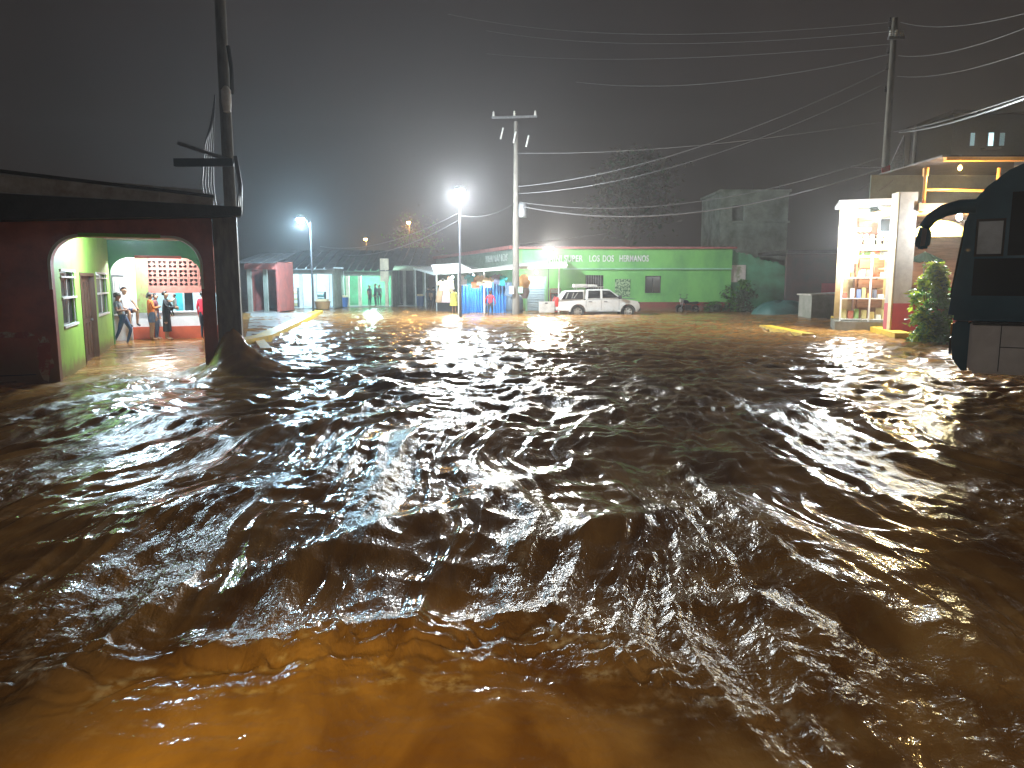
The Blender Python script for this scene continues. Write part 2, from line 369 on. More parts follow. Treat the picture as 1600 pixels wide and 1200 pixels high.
    me.polygons.add(len(q)); me.polygons.foreach_set('loop_start', np.arange(0, q.size, 4, dtype=np.int32))
    me.polygons.foreach_set('use_smooth', np.ones(len(q), bool))
    me.update(); me.validate()
    uv = me.uv_layers.new(name='flow')
    fl = np.stack([across, rr], -1).reshape(-1, 2).astype(np.float32)
    uv.data.foreach_set('uv', fl[q.ravel()].ravel())
    fo = me.attributes.new('foam', 'FLOAT', 'POINT')
    fm = smooth(.1, .75, gnoise(X * 3.2 + 2 * gnoise(X * 1.5, Y * 1.5), Y * 4.5) + .6 * gnoise(X * 9, Y * 11)) * np.exp(-((Y - bx - .05) / .4) ** 2) * smooth(2.4, .8, X)
    fm = fm + .6 * smooth(.62, .95, r2) * smooth(.0, .5, gnoise(across * 2 + 9, rr * .9)) * nearf * smooth(3.5, 5, Y)
    fm = fm + .7 * smooth(.55, .95, c2) * smooth(.1, .5, gnoise(wx * .5 + 4, wy * .4)) * farf
    fo.data.foreach_set('value', np.clip(fm, 0, 1).ravel().astype(np.float32))
    at = me.attributes.new('ripple', 'FLOAT', 'POINT')
    rpl = np.clip(amp, 0, 1.3) * (1 - .8 * tongue) * (1 - .5 * smooth(14, 30, Y)) + .5 * edge
    at.data.foreach_set('value', rpl.ravel().astype(np.float32))
    m = bpy.data.materials.new('muddy flood water'); m.use_nodes = True
    n, l = m.node_tree.nodes, m.node_tree.links; b = n['Principled BSDF']
    b.inputs['IOR'].default_value = 1.33; b.inputs['Specular IOR Level'].default_value = .36
    tc = n.new('ShaderNodeTexCoord'); uvn = n.new('ShaderNodeUVMap'); uvn.uv_map = 'flow'
    # silt colour in streaks
    mp = n.new('ShaderNodeMapping'); mp.inputs['Scale'].default_value = (1.5, .7, 1); l.new(uvn.outputs[0], mp.inputs[0])
    nz = n.new('ShaderNodeTexNoise'); nz.inputs['Scale'].default_value = 1.0; nz.inputs['Detail'].default_value = 7; nz.inputs['Distortion'].default_value = 1.2; l.new(mp.outputs[0], nz.inputs['Vector'])
    rp = n.new('ShaderNodeValToRGB'); rp.color_ramp.elements[0].position = .33; rp.color_ramp.elements[1].position = .72
    rp.color_ramp.elements[0].color = (.16, .07, .02, 1); rp.color_ramp.elements[1].color = (.42, .215, .06, 1)
    l.new(nz.outputs['Fac'], rp.inputs[0])
    fa = n.new('ShaderNodeAttribute'); fa.attribute_name = 'foam'
    fz = n.new('ShaderNodeTexNoise'); fz.inputs['Scale'].default_value = 22; fz.inputs['Detail'].default_value = 4; l.new(tc.outputs['Object'], fz.inputs['Vector'])
    fz2 = n.new('ShaderNodeMapRange'); fz2.inputs[1].default_value = .38; fz2.inputs[2].default_value = .62; l.new(fz.outputs['Fac'], fz2.inputs[0])
    fmul = n.new('ShaderNodeMath'); fmul.operation = 'MULTIPLY'; l.new(fa.outputs['Fac'], fmul.inputs[0]); l.new(fz2.outputs[0], fmul.inputs[1])
    mx = n.new('ShaderNodeMix'); mx.data_type = 'RGBA'; l.new(fmul.outputs[0], mx.inputs[0]); l.new(rp.outputs[0], mx.inputs[6]); mx.inputs[7].default_value = (.58, .42, .24, 1)
    l.new(mx.outputs[2], b.inputs['Base Color'])
    rr_ = n.new('ShaderNodeMapRange'); rr_.inputs[3].default_value = .07; rr_.inputs[4].default_value = .3; atr = n.new('ShaderNodeAttribute'); atr.attribute_name = 'ripple'; l.new(atr.outputs['Fac'], rr_.inputs[0]); l.new(rr_.outputs[0], b.inputs['Roughness'])
    # fine ripple relief, drawn out along the flow, plus rain pocks
    mp2 = n.new('ShaderNodeMapping'); mp2.inputs['Scale'].default_value = (1.0, .45, 1); l.new(uvn.outputs[0], mp2.inputs[0])
    n2 = n.new('ShaderNodeTexNoise'); n2.inputs['Scale'].default_value = 30; n2.inputs['Detail'].default_value = 2; n2.inputs['Roughness'].default_value = .5; n2.inputs['Distortion'].default_value = .6; l.new(mp2.outputs[0], n2.inputs['Vector'])
    n3 = n.new('ShaderNodeTexNoise'); n3.inputs['Scale'].default_value = 34; n3.inputs['Detail'].default_value = 1; l.new(tc.outputs['Object'], n3.inputs['Vector'])
    ad = n.new('ShaderNodeMath'); ad.operation = 'MULTIPLY_ADD'; ad.inputs[1].default_value = .35; l.new(n3.outputs['Fac'], ad.inputs[0]); l.new(n2.outputs['Fac'], ad.inputs[2])
    n4 = n.new('ShaderNodeTexNoise'); n4.inputs['Scale'].default_value = 1.1; n4.inputs['Detail'].default_value = 3; l.new(tc.outputs['Object'], n4.inputs['Vector'])
    st = n.new('ShaderNodeMapRange'); atn = n.new('ShaderNodeAttribute'); atn.attribute_name = 'ripple'; st.inputs[1].default_value = 0; st.inputs[2].default_value = 1.3; st.inputs[3].default_value = .12; st.inputs[4].default_value = .5; l.new(atn.outputs['Fac'], st.inputs[0])
    bp = n.new('ShaderNodeBump'); bp.inputs['Distance'].default_value = .028; l.new(st.outputs[0], bp.inputs['Strength']); l.new(ad.outputs[0], bp.inputs['Height']); l.new(bp.outputs[0], b.inputs['Normal'])
    me.materials.append(m)
    o = bpy.data.objects.new('flood_water', me); C.objects.link(o)
    tag(o, 'brown churning flood water filling the street', None, kind='structure')
water()

# ================================================================== LEFT BUILDING
def arch_pts(x0, x1, zb, zt, r, n=10):
    """opening outline from bottom left up over to bottom right (x, z)"""
    p = [(x0, zb), (x0, zt - r)]
    for i in range(1, n): a = math.pi - i * math.pi / 2 / n; p.append((x0 + r + r * math.cos(a), zt - r + r * math.sin(a)))
    p += [(x0 + r, zt), (x1 - r, zt)]
    for i in range(1, n): a = math.pi / 2 - i * math.pi / 2 / n; p.append((x1 - r + r * math.cos(a), zt - r + r * math.sin(a)))
    return p + [(x1, zt - r), (x1, zb)]
def left_building():
    t = thing('porch_house', 'dark red plastered house with an open arched porch and lime green inner wall', 'house', A0, ROT)
    W1 = 2.66; ZT = ZY(371, A0.y + .5); r = .55
    S1 = row_s(333, 0)                                # where the corner column starts
    # front wall with arch
    op = arch_pts(0, W1, -.7, ZT, r)
    left = -7.0; top = 3.45
    poly = [(left, -.7)] + op + [(S1 + .05, -.7), (S1 + .05, top), (left, top)]
    MB().prism([(x, 0, z) for x, z in poly], (0, .3, 0)).build('front_wall', 'red_wall', t)
    tw = [(x, -.012, z) for x, z in op]
    # peeling plaster patch beside the arch and a thin crack ledge
    random.seed(3)
    for (cx, cz, w_, h_) in [(-.22, .55, .3, .95), (-.75, .98, .9, .14), (-1.6, .35, .8, .5)]:
        n = 22
        pp = [(cx + w_ / 2 * math.cos(a) * random.uniform(.6, 1.1), -.006, cz + h_ / 2 * math.sin(a) * random.uniform(.6, 1.1)) for a in [2 * math.pi * k / n for k in range(n)]]
        pp = [(min(p[0], -.06), p[1], p[2]) for p in pp]
        MB().prism(pp, (0, .004, 0)).build('peeled_plaster', 'red_worn', t)
    MB().box((-1.45, -.012, .2), (-1.435, -.002, 2.4)).box((-1.3, -.012, .2), (-.4, -.004, .215)).build('crack', 'dark_in', t)
    # cream arch trim and the stepped cap of the arch
    m = MB(); oo = arch_pts(-.05, W1 + .05, 1.85, ZT + .05, r + .03); ii = arch_pts(.0, W1, 1.85, ZT, r)
    for k in range(len(ii) - 1):
        a, b, c, d = oo[k], oo[k + 1], ii[k + 1], ii[k]
        m.hexa([(d[0], -.03, d[1]), (c[0], -.03, c[1]), (c[0], .02, c[1]), (d[0], .02, d[1]), (a[0], -.03, a[1]), (b[0], -.03, b[1]), (b[0], .02, b[1]), (a[0], .02, a[1])])
    m.build('arch_trim', 'cream', t)
    boxp('arch_cap', (.5, -.05, ZT + .004), (1.95, .03, ZT + .07), 'lime', t)
    # corner column
    MB().prism([(S1 + .06, -.1, -.7), (S1 + .52, -.1, -.7), (S1 + .56, .32, -.7), (S1 + .06, .34, -.7)], (0, 0, 4.12)).build('corner_column', 'olive_col', t, bevel=.03)
    # porch: green inner wall with door and windows
    T2 = wall_t(173)
    w1 = (wall_t(96), wall_t(118)); dr = (wall_t(126), wall_t(148)); w2 = (wall_t(152), wall_t(168))
    w1 = (max(w1[0], .34), w1[1])
    zb, zt, zd = 1.06, 2.24, 2.22
    m = MB(); prev = .3
    for a, b, lo, hi in ((w1[0], w1[1], zb, zt), (dr[0], dr[1], -.6, zd), (w2[0], w2[1], zb, zt)):
        if a > prev + .01: m.box((-.16, prev, -.7), (0, a, 3.3))
        m.box((-.16, a, hi), (0, b, 3.3))
        if lo > 0: m.box((-.16, a, -.7), (0, b, lo))
        prev = b
    m.box((-.16, prev, -.7), (0, T2, 3.3)); m.build('inner_wall', 'lime', t)
    for a, b in (w1, w2):
        fr = MB()
        for z0, z1 in ((zb - .02, zb + .03), (1.64, 1.68), (zt - .03, zt + .02), (zt - .16, zt - .13)): fr.box((-.06, a - .02, z0), (.03, b + .02, z1))
        for y in (a, (a + b) / 2, b - .04): fr.box((-.05, y, zb), (-.03, y + .03, zt))
        wf = fr.build('window', 'white_metal', t)
        for y0, y1 in ((a + .04, (a + b) / 2), ((a + b) / 2 + .04, b - .04)):
            for z0, z1 in ((zb + .05, 1.63), (1.69, zt - .06)): MB().box((-.1, y0, z0), (-.085, y1, z1)).build('pane', 'black_glass', wf)
    d = MB().box((-.14, dr[0] + .08, -.6), (-.1, dr[1] - .08, zd - .08)).build('door', 'dark_wood', t)
    fr = MB().box((-.15, dr[0], -.6), (.02, dr[0] + .08, zd)).box((-.15, dr[1] - .08, -.6), (.02, dr[1], zd)).box((-.15, dr[0] + .08, zd - .08), (.02, dr[1] - .08, zd)); fr.build('door_frame', 'dark_wood', d)
    n = 4
    for k in range(n):
        y0 = dr[0] + .2 + k * (dr[1] - dr[0] - .3) / n
        for z0, z1 in ((.15, .95), (1.1, 2.0)): MB().box((-.1, y0, z0), (-.08, y0 + .32, z1)).build('door_panel', 'dark_wood', d)
    MB().lathe([(.03, 0), (.04, .03), (.02, .06)], mtx=Matrix.Translation((-.1, dr[1] - .3, 1.0)) @ Matrix.Rotation(R(90), 4, 'Y')).build('handle', 'metal', d, True)
    # second arch at the end of the porch
    ZT2 = ZY(400, 22.5); op2 = arch_pts(.02, W1, -.7, ZT2, .55)
    poly = [(-.16, -.7)] + op2 + [(W1 + .3, -.7), (W1 + .3, 3.3), (-.16, 3.3)]
    MB().prism([(x, T2, z) for x, z in poly], (0, .22, 0)).build('arch_wall', 'deep_green', t)
    boxp('arch_cap', (.75, T2 - .05, ZT2 - .03), (2.1, T2 - .004, ZT2 + .06), 'orange_red', t)
    TB = 11.9
    boxp('side_wall', (W1 + .02, .34, -.7), (W1 + .14, T2, 3.3), 'red_wall', t)
    boxp('ceiling', (-2.4, .3, 3.3), (W1 + .14, TB + 4.2, 3.42), 'white_wall', t)
    # cross passage behind: back wall with counter opening, breeze blocks, white doors
    TB = 11.9
    sA, sB, sC, sD = row_s(150, TB), row_s(213, TB), row_s(232, TB), row_s(358, TB) - 1.2
    zz = lambda py: ZY(py, 25.6)
    m = MB().box((sA - 1.5, TB, -.7), (sB, TB + .2, 3.3)); m.build('white_wall', 'white_wall', t)
    boxp('end_wall', (sA - 1.7, T2 + .22, -.7), (sA - 1.5, TB + .2, 3.3), 'white_wall', t)
    boxp('end_wall', (sD + 1.2, T2 + .22, -.7), (sD + 1.3, TB + 4.2, 3.3), 'white_wall', t)
    boxp('mural_panel', (sB, TB + .02, zz(497)), (sC, TB + .2, 3.3), mat('mottled green panel', (.2, .34, .1), .7, (.2, .14, .07), 5, stretch=(2, 2, 1)), t)
    boxp('low_wall', (sB, TB, zz(511)), (sD + 1.2, TB + .2, zz(489)), 'white_wall', t)
    boxp('low_wall_panel', (sB, TB, zz(497) - .02), (sC, TB + .019, zz(489)), 'white_wall', t)
    boxp('red_base', (sB - .35, TB - .04, -.7), (sD + 1.2, TB + .2, zz(511) - .002), 'orange_red', t)
    boxp('counter_top', (sC, TB - .06, zz(489)), (sD + 1.2, TB + .24, zz(489) + .04), 'white_wall', t)
    boxp('lintel', (sC, TB, zz(458)), (sD + 1.2, TB + .2, zz(448)), 'block', t)
    # breeze blocks
    zb0, zt0 = zz(448), zz(405); nb = 6; bw = (row_s(312, TB) - sC) / 5; bh = (zt0 - zb0) / 3
    bm_ = MB(); e = .035
    bm_.box((0, 0, 0), (bw - .01, .14, e)).box((0, 0, bh - e - .01), (bw - .01, .14, bh - .01)).box((0, 0, e), (e, .14, bh - e - .01)).box((bw - e - .01, 0, e), (bw - .01, .14, bh - e - .01))
    cx, cz = bw / 2 - .005, bh / 2 - .005
    bm_.box((cx - .014, .02, e), (cx + .014, .12, bh - e - .01)).box((e, .02, cz - .014), (cx - .014, .12, cz + .014)).box((cx + .014, .02, cz - .014), (bw - e - .01, .12, cz + .014))
    bm_.box((cx - .05, .01, cz - .05), (cx + .05, .13, cz + .05))
    first = None
    for j in range(3):
        for i in range(int((sD + 1.2 - sC) / bw)):
            if first is None: first = o = bm_.build('breeze_block', 'block', t)
            else: o = first.copy(); C.objects.link(o); o.parent = t
            o.location = (sC + i * bw, TB + .03, zb0 + j * bh)
    boxp('hole_shade_board', (sC, TB + .19, zb0), (sD + 1.2, TB + .25, zt0), 'dark_in', t)  # dark sheet added behind the blocks so their holes look shaded
    boxp('top_beam', (sC, TB, zt0), (sD + 1.2, TB + .2, 3.3), 'block', t)
    # white panelled door beside the passage
    d = boxp('white_door', (row_s(178, TB), TB - .05, 0), (row_s(196, TB), TB - .002, zz(432)), 'white_metal', t)
    a, b = row_s(178, TB), row_s(196, TB)
    for k in range(2):
        for z0, z1 in ((.15, 1.0), (1.1, zz(432) - .12)): MB().box((a + .06 + k * (b - a - .06) / 2, TB - .07, z0), (a + k * (b - a - .06) / 2 + (b - a) / 2, TB - .052, z1)).build('door_panel', 'white_wall', d)
    boxp('transom_box', (a - .03, TB - .12, zz(430)), (b + .05, TB - .002, zz(416)), 'white_wall', t)
    # room beyond the counter: turquoise wall with a doorway
    boxp('rear_wall', (sB - 1, TB + 4, -.7), (sD + 1.2, TB + 4.2, 3.3), mat('pale turquoise wall', (.5, .72, .74), .7), t)
    boxp('turquoise_panel', (row_s(274, TB + 4), TB + 3.96, .2), (row_s(285, TB + 4), TB + 3.998, 2.4), mat('turquoise paint', (.05, .5, .55), .5), t)
    dd = boxp('rear_door', (row_s(288, TB + 4), TB + 3.95, .2), (row_s(301, TB + 4), TB + 3.998, 1.85), 'glass', t)
    boxp('door_frame', (row_s(288, TB + 4) - .06, TB + 3.96, 1.85), (row_s(301, TB + 4) + .06, TB + 3.998, 1.95), 'white_metal', dd)
    # timber roof edge and tin gutter above
    inv = t.matrix_basis.inverted() if False else (Matrix.Translation(A0) @ Matrix.Rotation(ROT, 4, 'Z')).inverted()
    def q(px, py, Y): return inv @ PT(px, py, Y)
    bk = Vector((0, .9, .12))
    f = [q(-140, 346, 13.2), q(377, 337, 15.35), q(377, 323, 15.35), q(-140, 294, 13.2)]
    MB().hexa([f[0], f[1], f[1] + Vector((0, .5, 0)), f[0] + Vector((0, 1.6, 0)), f[3], f[2], f[2] + Vector((0, .5, 0)), f[3] + Vector((0, 1.6, 0))]).build('roof_beam', 'fascia', t)
    boxp('lath', (-.35, -.06, 3.28), (.25, -.01, 3.36), 'olive_col', t)
    g = [q(-140, 292, 13.35), q(334, 321, 15.2), q(334, 309, 15.25), q(-140, 254, 13.45)]
    roof = MB(); N = 5
    for k in range(N):
        a0, a1 = k / N, (k + .995) / N
        l0 = [g[0].lerp(g[1], a0), g[0].lerp(g[1], a1)]; l1 = [g[3].lerp(g[2], a0), g[3].lerp(g[2], a1)]
        z = Vector((0, 0, -.03 if k % 2 else 0))
        roof.hexa([l0[0], l0[1], l0[1] + Vector((0, .05, .0)), l0[0] + Vector((0, .05, 0)), l1[0] + z, l1[1] + z, l1[1] + Vector((0, .06, 0)) + z, l1[0] + Vector((0, .06, 0)) + z])
    roof.build('tin_gutter', 'tin', t)
    b0, b1 = g[3] + Vector((0, -.06, .005)), g[2] + Vector((0, -.06, .005))
    MB().hexa([b0, b1, b1 + Vector((0, .12, 0)), b0 + Vector((0, .12, 0)), b0 + Vector((0, 0, .06)), b1 + Vector((0, 0, .05)), b1 + Vector((0, .12, .05)), b0 + Vector((0, .12, .06))]).build('roof_ridge', 'fascia', t)
    p0, p1 = g[0] + Vector((0, .2, .1)), g[1] + Vector((0, .2, .02))
    MB().hexa([p0, p1, p1 + Vector((0, 6, .9)), p0 + Vector((0, 6, .9)), p0 + Vector((0, 0, .06)), p1 + Vector((0, 0, .06)), p1 + Vector((0, 6, .96)), p0 + Vector((0, 6, .96))]).build('tin_roof', 'tin', t)
    return t, T2, TB
LB, T2, TB = left_building()

def tube_lamp(label, loc, rotz, length, power, col, strength=25, radius=.15, dz=-.16, group=None, name='fluorescent_lamp'):
    t = thing(name, label, 'lamp', loc, rotz, group)
    MB().box((-length / 2 - .06, -.06, .03), (length / 2 + .06, .06, .09)).build('housing', 'white_metal', t)
    e = emis('tube glow', col, strength)
    MB().tube([(-length / 2, 0, 0), (length / 2, 0, 0)], .022, 8).build('tube', e, t)
    point_light('lamp_light', (0, 0, dz), power, col, radius, t)
    return t
COLD = (.78, .9, 1.0); WHITE = (.93, .97, 1.0); WARM = (1.0, .78, .45); ORANGE = (1.0, .5, .12); TURQ = (.55, 1.0, .92)
tube_lamp('white tube lamp under the porch ceiling behind the first arch', L2W(1.3, 3.2, 3.2), ROT, 1.2, 560, (.62, .84, 1))
tube_lamp('white tube lamp in the passage where people wait', L2W(1.4, 10.9, 3.2), ROT, 1.2, 520, WHITE)
tube_lamp('white tube lamp in the room beyond the counter opening', L2W(2.2, 14.2, 3.15), ROT, 1.2, 420, COLD)

# ================================================================== LEFT PAVEMENT WITH YELLOW KERB
def strip(name, pts, width, z0, z1, m, label, kind='structure', parent=None):
    mb = MB()
    for a, b in zip(pts[:-1], pts[1:]):
        a, b = Vector(a), Vector(b); d = (b - a).normalized(); nrm = Vector((-d.y, d.x, 0)) * width
        mb.hexa([(a.x, a.y, z0), (b.x, b.y, z0), (b.x + nrm.x, b.y + nrm.y, z0), (a.x + nrm.x, a.y + nrm.y, z0), (a.x, a.y, z1), (b.x, b.y, z1), (b.x + nrm.x, b.y + nrm.y, z1), (a.x + nrm.x, a.y + nrm.y, z1)])
    o = mb.build(name, m, parent)
    if label: tag(o, label, None, kind=kind)
    return o
k0, k1, k2 = G(378, 538, .1), G(425, 528, .12), G(505, 487, .12)

strip('kerb', [k0, k1, k2], .55, -.6, .22, 'yellow', 'yellow painted kerb at the edge of the pavement by the arched house')
e0, e1 = G(412, 531, .1), G(425, 548, .05)
strip('kerb', [e1, e0], .3, -.6, .13, 'yellow', 'short yellow painted kerb return dipping into the water')

# ================================================================== FAR LEFT SHOPS
def far_shop(name, label, px0, px1, Y, eave, ridge, wall, roofm, inner, cols, colm, depth=3.5, sheet=True):
    x0, x1 = XY(px0, Y), XY(px1, Y); ze, zr = ZY(eave, Y), ZY(ridge, Y + depth)
    t = thing(name, label, 'shop', (x0, Y, 0)); W_ = x1 - x0
    MB().box((0, depth, -.7), (W_, depth + .15, ze + .2)).build('back_wall', inner, t)
    for x in (0, W_ - .12): boxp('side_wall', (x, .3, -.7), (x + .12, depth, ze + .1), wall, t)
    boxp('floor', (0, -.2, -.7), (W_, depth, .1), 'sidewalk', t)
    boxp('header', (0, 0, ze - .35), (W_, .12, ze), wall, t)
    for c in cols:
        x = XY(c, Y) - x0; boxp('column', (x - .12, -.12, -.6), (x + .12, .12, ze - .35), colm, t)
    r = MB(); n = int(W_ / .5)
    for k in range(n):
        a, b = -.3 + k * (W_ + .6) / n, -.3 + (k + .82) * (W_ + .6) / n
        r.hexa([(a, -.9, ze), (b, -.9, ze), (b, depth + .6, zr), (a, depth + .6, zr), (a, -.9, ze + .05), (b, -.9, ze + .05), (b, depth + .6, zr + .05), (a, depth + .6, zr + .05)])
    r.box((-.3, -.88, ze + .002), (W_ + .3, -.86, ze + .04)); r.build('roof', roofm, t)
    return t, x0, ze
S1_, x0, ze = far_shop('shop', 'dim shop with a red painted wall beside the arched house', 383, 432, 47, 412, 396, mat('faded brick red paint', (.4, .09, .07), .8, (.22, .07, .06), 1.5), 'dark_tin', 'red_wall', [390, 415], 'concrete')
S2_, x0, ze = far_shop('shop', 'cyan lit shop front below the left street lamp', 434, 520, 54, 421, 392, 'concrete', 'dark_tin', 'white_wall', [447, 470, 492, 512], 'white_wall')
S3_, x0, ze = far_shop('shop', 'turquoise lit arcade shop where two figures stand', 520, 612, 58, 424, 392, 'concrete', 'dark_tin', 'store_teal', [524, 543, 562, 604], 'cream')
S4_, x0, ze = far_shop('shop', 'unlit shuttered shop beside the canopy posts', 613, 662, 61, 416, 388, 'mossy', 'dark_tin', 'dark_tin', [616, 632, 648], 'concrete')
boxp('sign_pillar', (XY(595, 57.4), 57.2, 2.0), (XY(608, 57.4), 57.5, ZY(404, 57.4)), 'cream', None)
tag(bpy.data.objects['sign_pillar'], 'cream blank sign box above the arcade columns', 'sign')
tube_lamp('cyan tube lamp glowing inside the far left shop', (XY(470, 55.5), 55.3, ZY(428, 55.5)), 0, 1.6, 520, (.5, .85, 1.0), 40)
tube_lamp('turquoise tube lamp on the arcade ceiling', (XY(580, 59.2), 59.2, ZY(429, 59.2)), 0, 2.6, 620, TURQ, 45)
# goods and furniture silhouettes in the far shops
random.seed(11)
for i, (px, Y, h_, w_, cn, lab) in enumerate([
        (440, 53, 1.3, .8, (.3, .32, .3), 'grey upright crate in front of the cyan lit shop'),
        (456, 56, 1.5, .9, (.5, .4, .2), 'tan display rack inside the cyan lit shop'),
        (500, 55, 1.2, .7, (.2, .35, .3), 'green display rack inside the cyan lit shop'),
        (535, 57.2, .7, .9, (.03, .12, .35), 'blue plastic tub under the arcade column'),
        (503, 53.4, .5, 1.2, (.35, .2, .08), 'low brown bench on the far left pavement'),
        (656, 59.5, .75, .7, (.06, .12, .3), 'blue tub with goods behind the first canopy post')]):
    t = thing('display_rack' if h_ > 1 else 'storage_tub', lab, 'rack' if h_ > 1 else 'tub', (XY(px, Y), Y, .06))
    m_ = mat('goods %d' % i, cn, .6)
    if h_ > 1:
        for s in (-1, 1): boxp('upright', (s * w_ / 2 - .03, -.2, 0), (s * w_ / 2 + .03, .2, h_), 'dark_metal', t)
        for k in range(4):
            z = .1 + k * (h_ - .15) / 3
            boxp('shelf', (-w_ / 2 + .03, -.2, z), (w_ / 2 - .03, .2, z + .03), 'dark_metal', t)
            if k < 3:
                g = MB()
                for j in range(5): g.box((-w_ / 2 + .06 + j * w_ / 5.5, -.15, z + .032), (-w_ / 2 + .06 + (j + .8) * w_ / 5.5, .12, z + random.uniform(.15, .3)))
                tag(g.build('goods', m_, t), kind='stuff')
    else:
        MB().lathe([(w_ * .36, 0), (w_ * .48, h_), (w_ * .5, h_), (w_ * .5, h_ + .04), (w_ * .44, h_ + .04), (w_ * .42, h_ - .1)], n=14).build('tub', m_, t, True)
        boxp('lid', (-w_ * .3, -w_ * .3, h_ + .045), (w_ * .3, w_ * .3, h_ + .2), 'kiosk_cream', t)

# ================================================================== GREEN CORNER STORE
YS = 50.0
def text_mesh(body, x0, x1, z0, z1, y, m, parent, name='lettering', rotz=0, depth=.05):
    cu = bpy.data.curves.new('txt', 'FONT'); cu.body = body; cu.extrude = .02; cu.space_character = 1.08; cu.offset = .012
    o = bpy.data.objects.new('txt', cu); C.objects.link(o)
    me = bpy.data.meshes.new_from_object(o.evaluated_get(bpy.context.evaluated_depsgraph_get())); bpy.data.objects.remove(o); bpy.data.curves.remove(cu)
    co = np.empty(len(me.vertices) * 3); me.vertices.foreach_get('co', co); co = co.reshape(-1, 3)
    mn, mx = co.min(0), co.max(0)
    n = np.empty_like(co)
    n[:, 0] = x0 + (co[:, 0] - mn[0]) / (mx[0] - mn[0]) * (x1 - x0)
    n[:, 2] = z0 + (co[:, 1] - mn[1]) / (mx[1] - mn[1]) * (z1 - z0)
    n[:, 1] = y - (co[:, 2] - mn[2]) / (mx[2] - mn[2]) * depth
    me.vertices.foreach_set('co', n.ravel()); me.update(); me.materials.clear(); me.materials.append(M[m])
    ob = bpy.data.objects.new(name, me); C.objects.link(ob); ob.parent = parent
    return ob
def store():
    xc = XY(808, YS); xe = XY(1142, YS); zt = ZY(389, YS)
    t = thing('corner_store', 'long green corner store with white sign lettering and red plinth', 'store', (xc, YS, 0))
    X_ = lambda px: XY(px, YS) - xc
    Z_ = lambda py: ZY(py, YS)
    W_ = xe - xc
    zl = Z_(419)
    # right wall in pieces round its openings
    ops = [(X_(824), X_(851), -.6, Z_(433)), (X_(915), X_(943), .1, Z_(430)), (X_(1008), X_(1033), Z_(458), Z_(431))]
    m = MB(); prev = 0
    for a, b, lo, hi in ops:
        m.box((prev, 0, -.7), (a, .2, zl)); m.box((a, 0, hi), (b, .2, zl))
        if lo > 0: m.box((a, 0, -.7), (b, .2, lo))
        prev = b
    m.box((prev, 0, -.7), (W_, .2, zl)); m.build('wall', 'store_green', t)
    boxp('sign_band', (0, -.1, zl + .002), (W_, .2, zt), 'store_green', t)
    boxp('bright_sign_panel', (X_(816), -.13, Z_(415)), (X_(856), -.102, zt - .05), mat('bright green sign paint', (.14, .5, .18), .6), t)
    boxp('ledge', (X_(880), -.22, zl - .09), (W_, .0 - .002, zl), 'store_mint', t)
    MB().box((X_(880), -.06, -.7), (W_, -.002, Z_(472))).build('plinth', 'plinth', t)
    boxp('roof_edge', (-.2, -.45, zt), (W_ + .2, -.15, zt + .12), 'pink_trim', t)
    r = MB(); n = 60
    for k in range(n):
        a, b = k * W_ / n, (k + .85) * W_ / n
        r.hexa([(a, -.4, zt + .125), (b, -.4, zt + .125), (b, 9, zt + .5), (a, 9, zt + .5), (a, -.4, zt + .16), (b, -.4, zt + .16), (b, 9, zt + .55), (a, 9, zt + .55)])
    r.build('roof', 'dark_tin', t)
    # shutter: slats
    a, b, lo, hi = ops[0]
    s = MB(); n = 24; zz = -.5; dz = (hi - .2 - zz) / n
    for k in range(n): s.prism([(a, .1, zz + k * dz), (a, .05, zz + (k + .5) * dz), (a, .1, zz + (k + 1) * dz), (a, .14, zz + (k + .5) * dz)], (b - a, 0, 0))
    sh = s.build('roller_shutter', 'shutter', t)
    boxp('shutter_box', (a, .02, hi - .2), (b, .3, hi), 'white_metal', sh)
    for x in (a - .12, b): boxp('jamb', (x, -.03, -.6), (x + .12, -.002, hi + .05), 'store_mint', t)
    # doorway and window
    a, b, lo, hi = ops[1]
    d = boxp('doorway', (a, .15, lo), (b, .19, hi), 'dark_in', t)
    for k in range(7): MB().box((a + .05 + k * (b - a - .1) / 7, .08, lo), (a + .08 + k * (b - a - .1) / 7, .11, hi)).build('bar', 'metal', d)
    a, b, lo, hi = ops[2]
    wn = MB().box((a, .1, lo), (a + .06, .15, hi)).box((b - .06, .1, lo), (b, .15, hi)).box((a + .06, .1, lo), (b - .06, .15, lo + .06)).box((a + .06, .1, hi - .06), (b - .06, .15, hi)).box(((a + b) / 2 - .02, .1, lo + .06), ((a + b) / 2 + .02, .15, hi - .06)).build('window', 'dark_metal', t)
    for x0, x1 in ((a + .06, (a + b) / 2 - .02), ((a + b) / 2 + .02, b - .06)): boxp('pane', (x0, .12, lo + .06), (x1, .13, hi - .06), 'glass', wn)
    boxp('sill', (a - .08, -.08, lo - .06), (b + .08, -.002, lo), 'store_green', wn)
    # lettering
    for wd, p0, p1 in (('MINI', 858, 877), ('SUPER', 881, 910), ('LOS', 920, 936), ('DOS', 941, 958), ('HERMANOS', 967, 1012)):
        text_mesh(wd, X_(p0), X_(p1), Z_(409), Z_(399), -.102, 'letter', t)
    # side wing running back up the left street
    wl = 23.0; ang = math.atan2(9.8, -3.3)
    mtx = Matrix.Rotation(ang, 4, 'Z')
    MB().box((0, 0, -.7), (wl, .2, zl), 0, mtx).build('street_wall', 'store_teal', t)
    MB().box((0, 0, zl + .002), (wl, .3, zt), 0, mtx).build('street_sign_band', mat('grey green sign band', (.2, .27, .2), .7), t)
    MB().box((-.1, .302, zt - .02), (wl, .6, zt + .2), 0, mtx).build('street_roof_edge', 'pink_trim', t)
    tm = text_mesh('HERMANOS', 0, 5.2, 0, .5, 0, 'grey_letter', t, 'weathered_lettering')
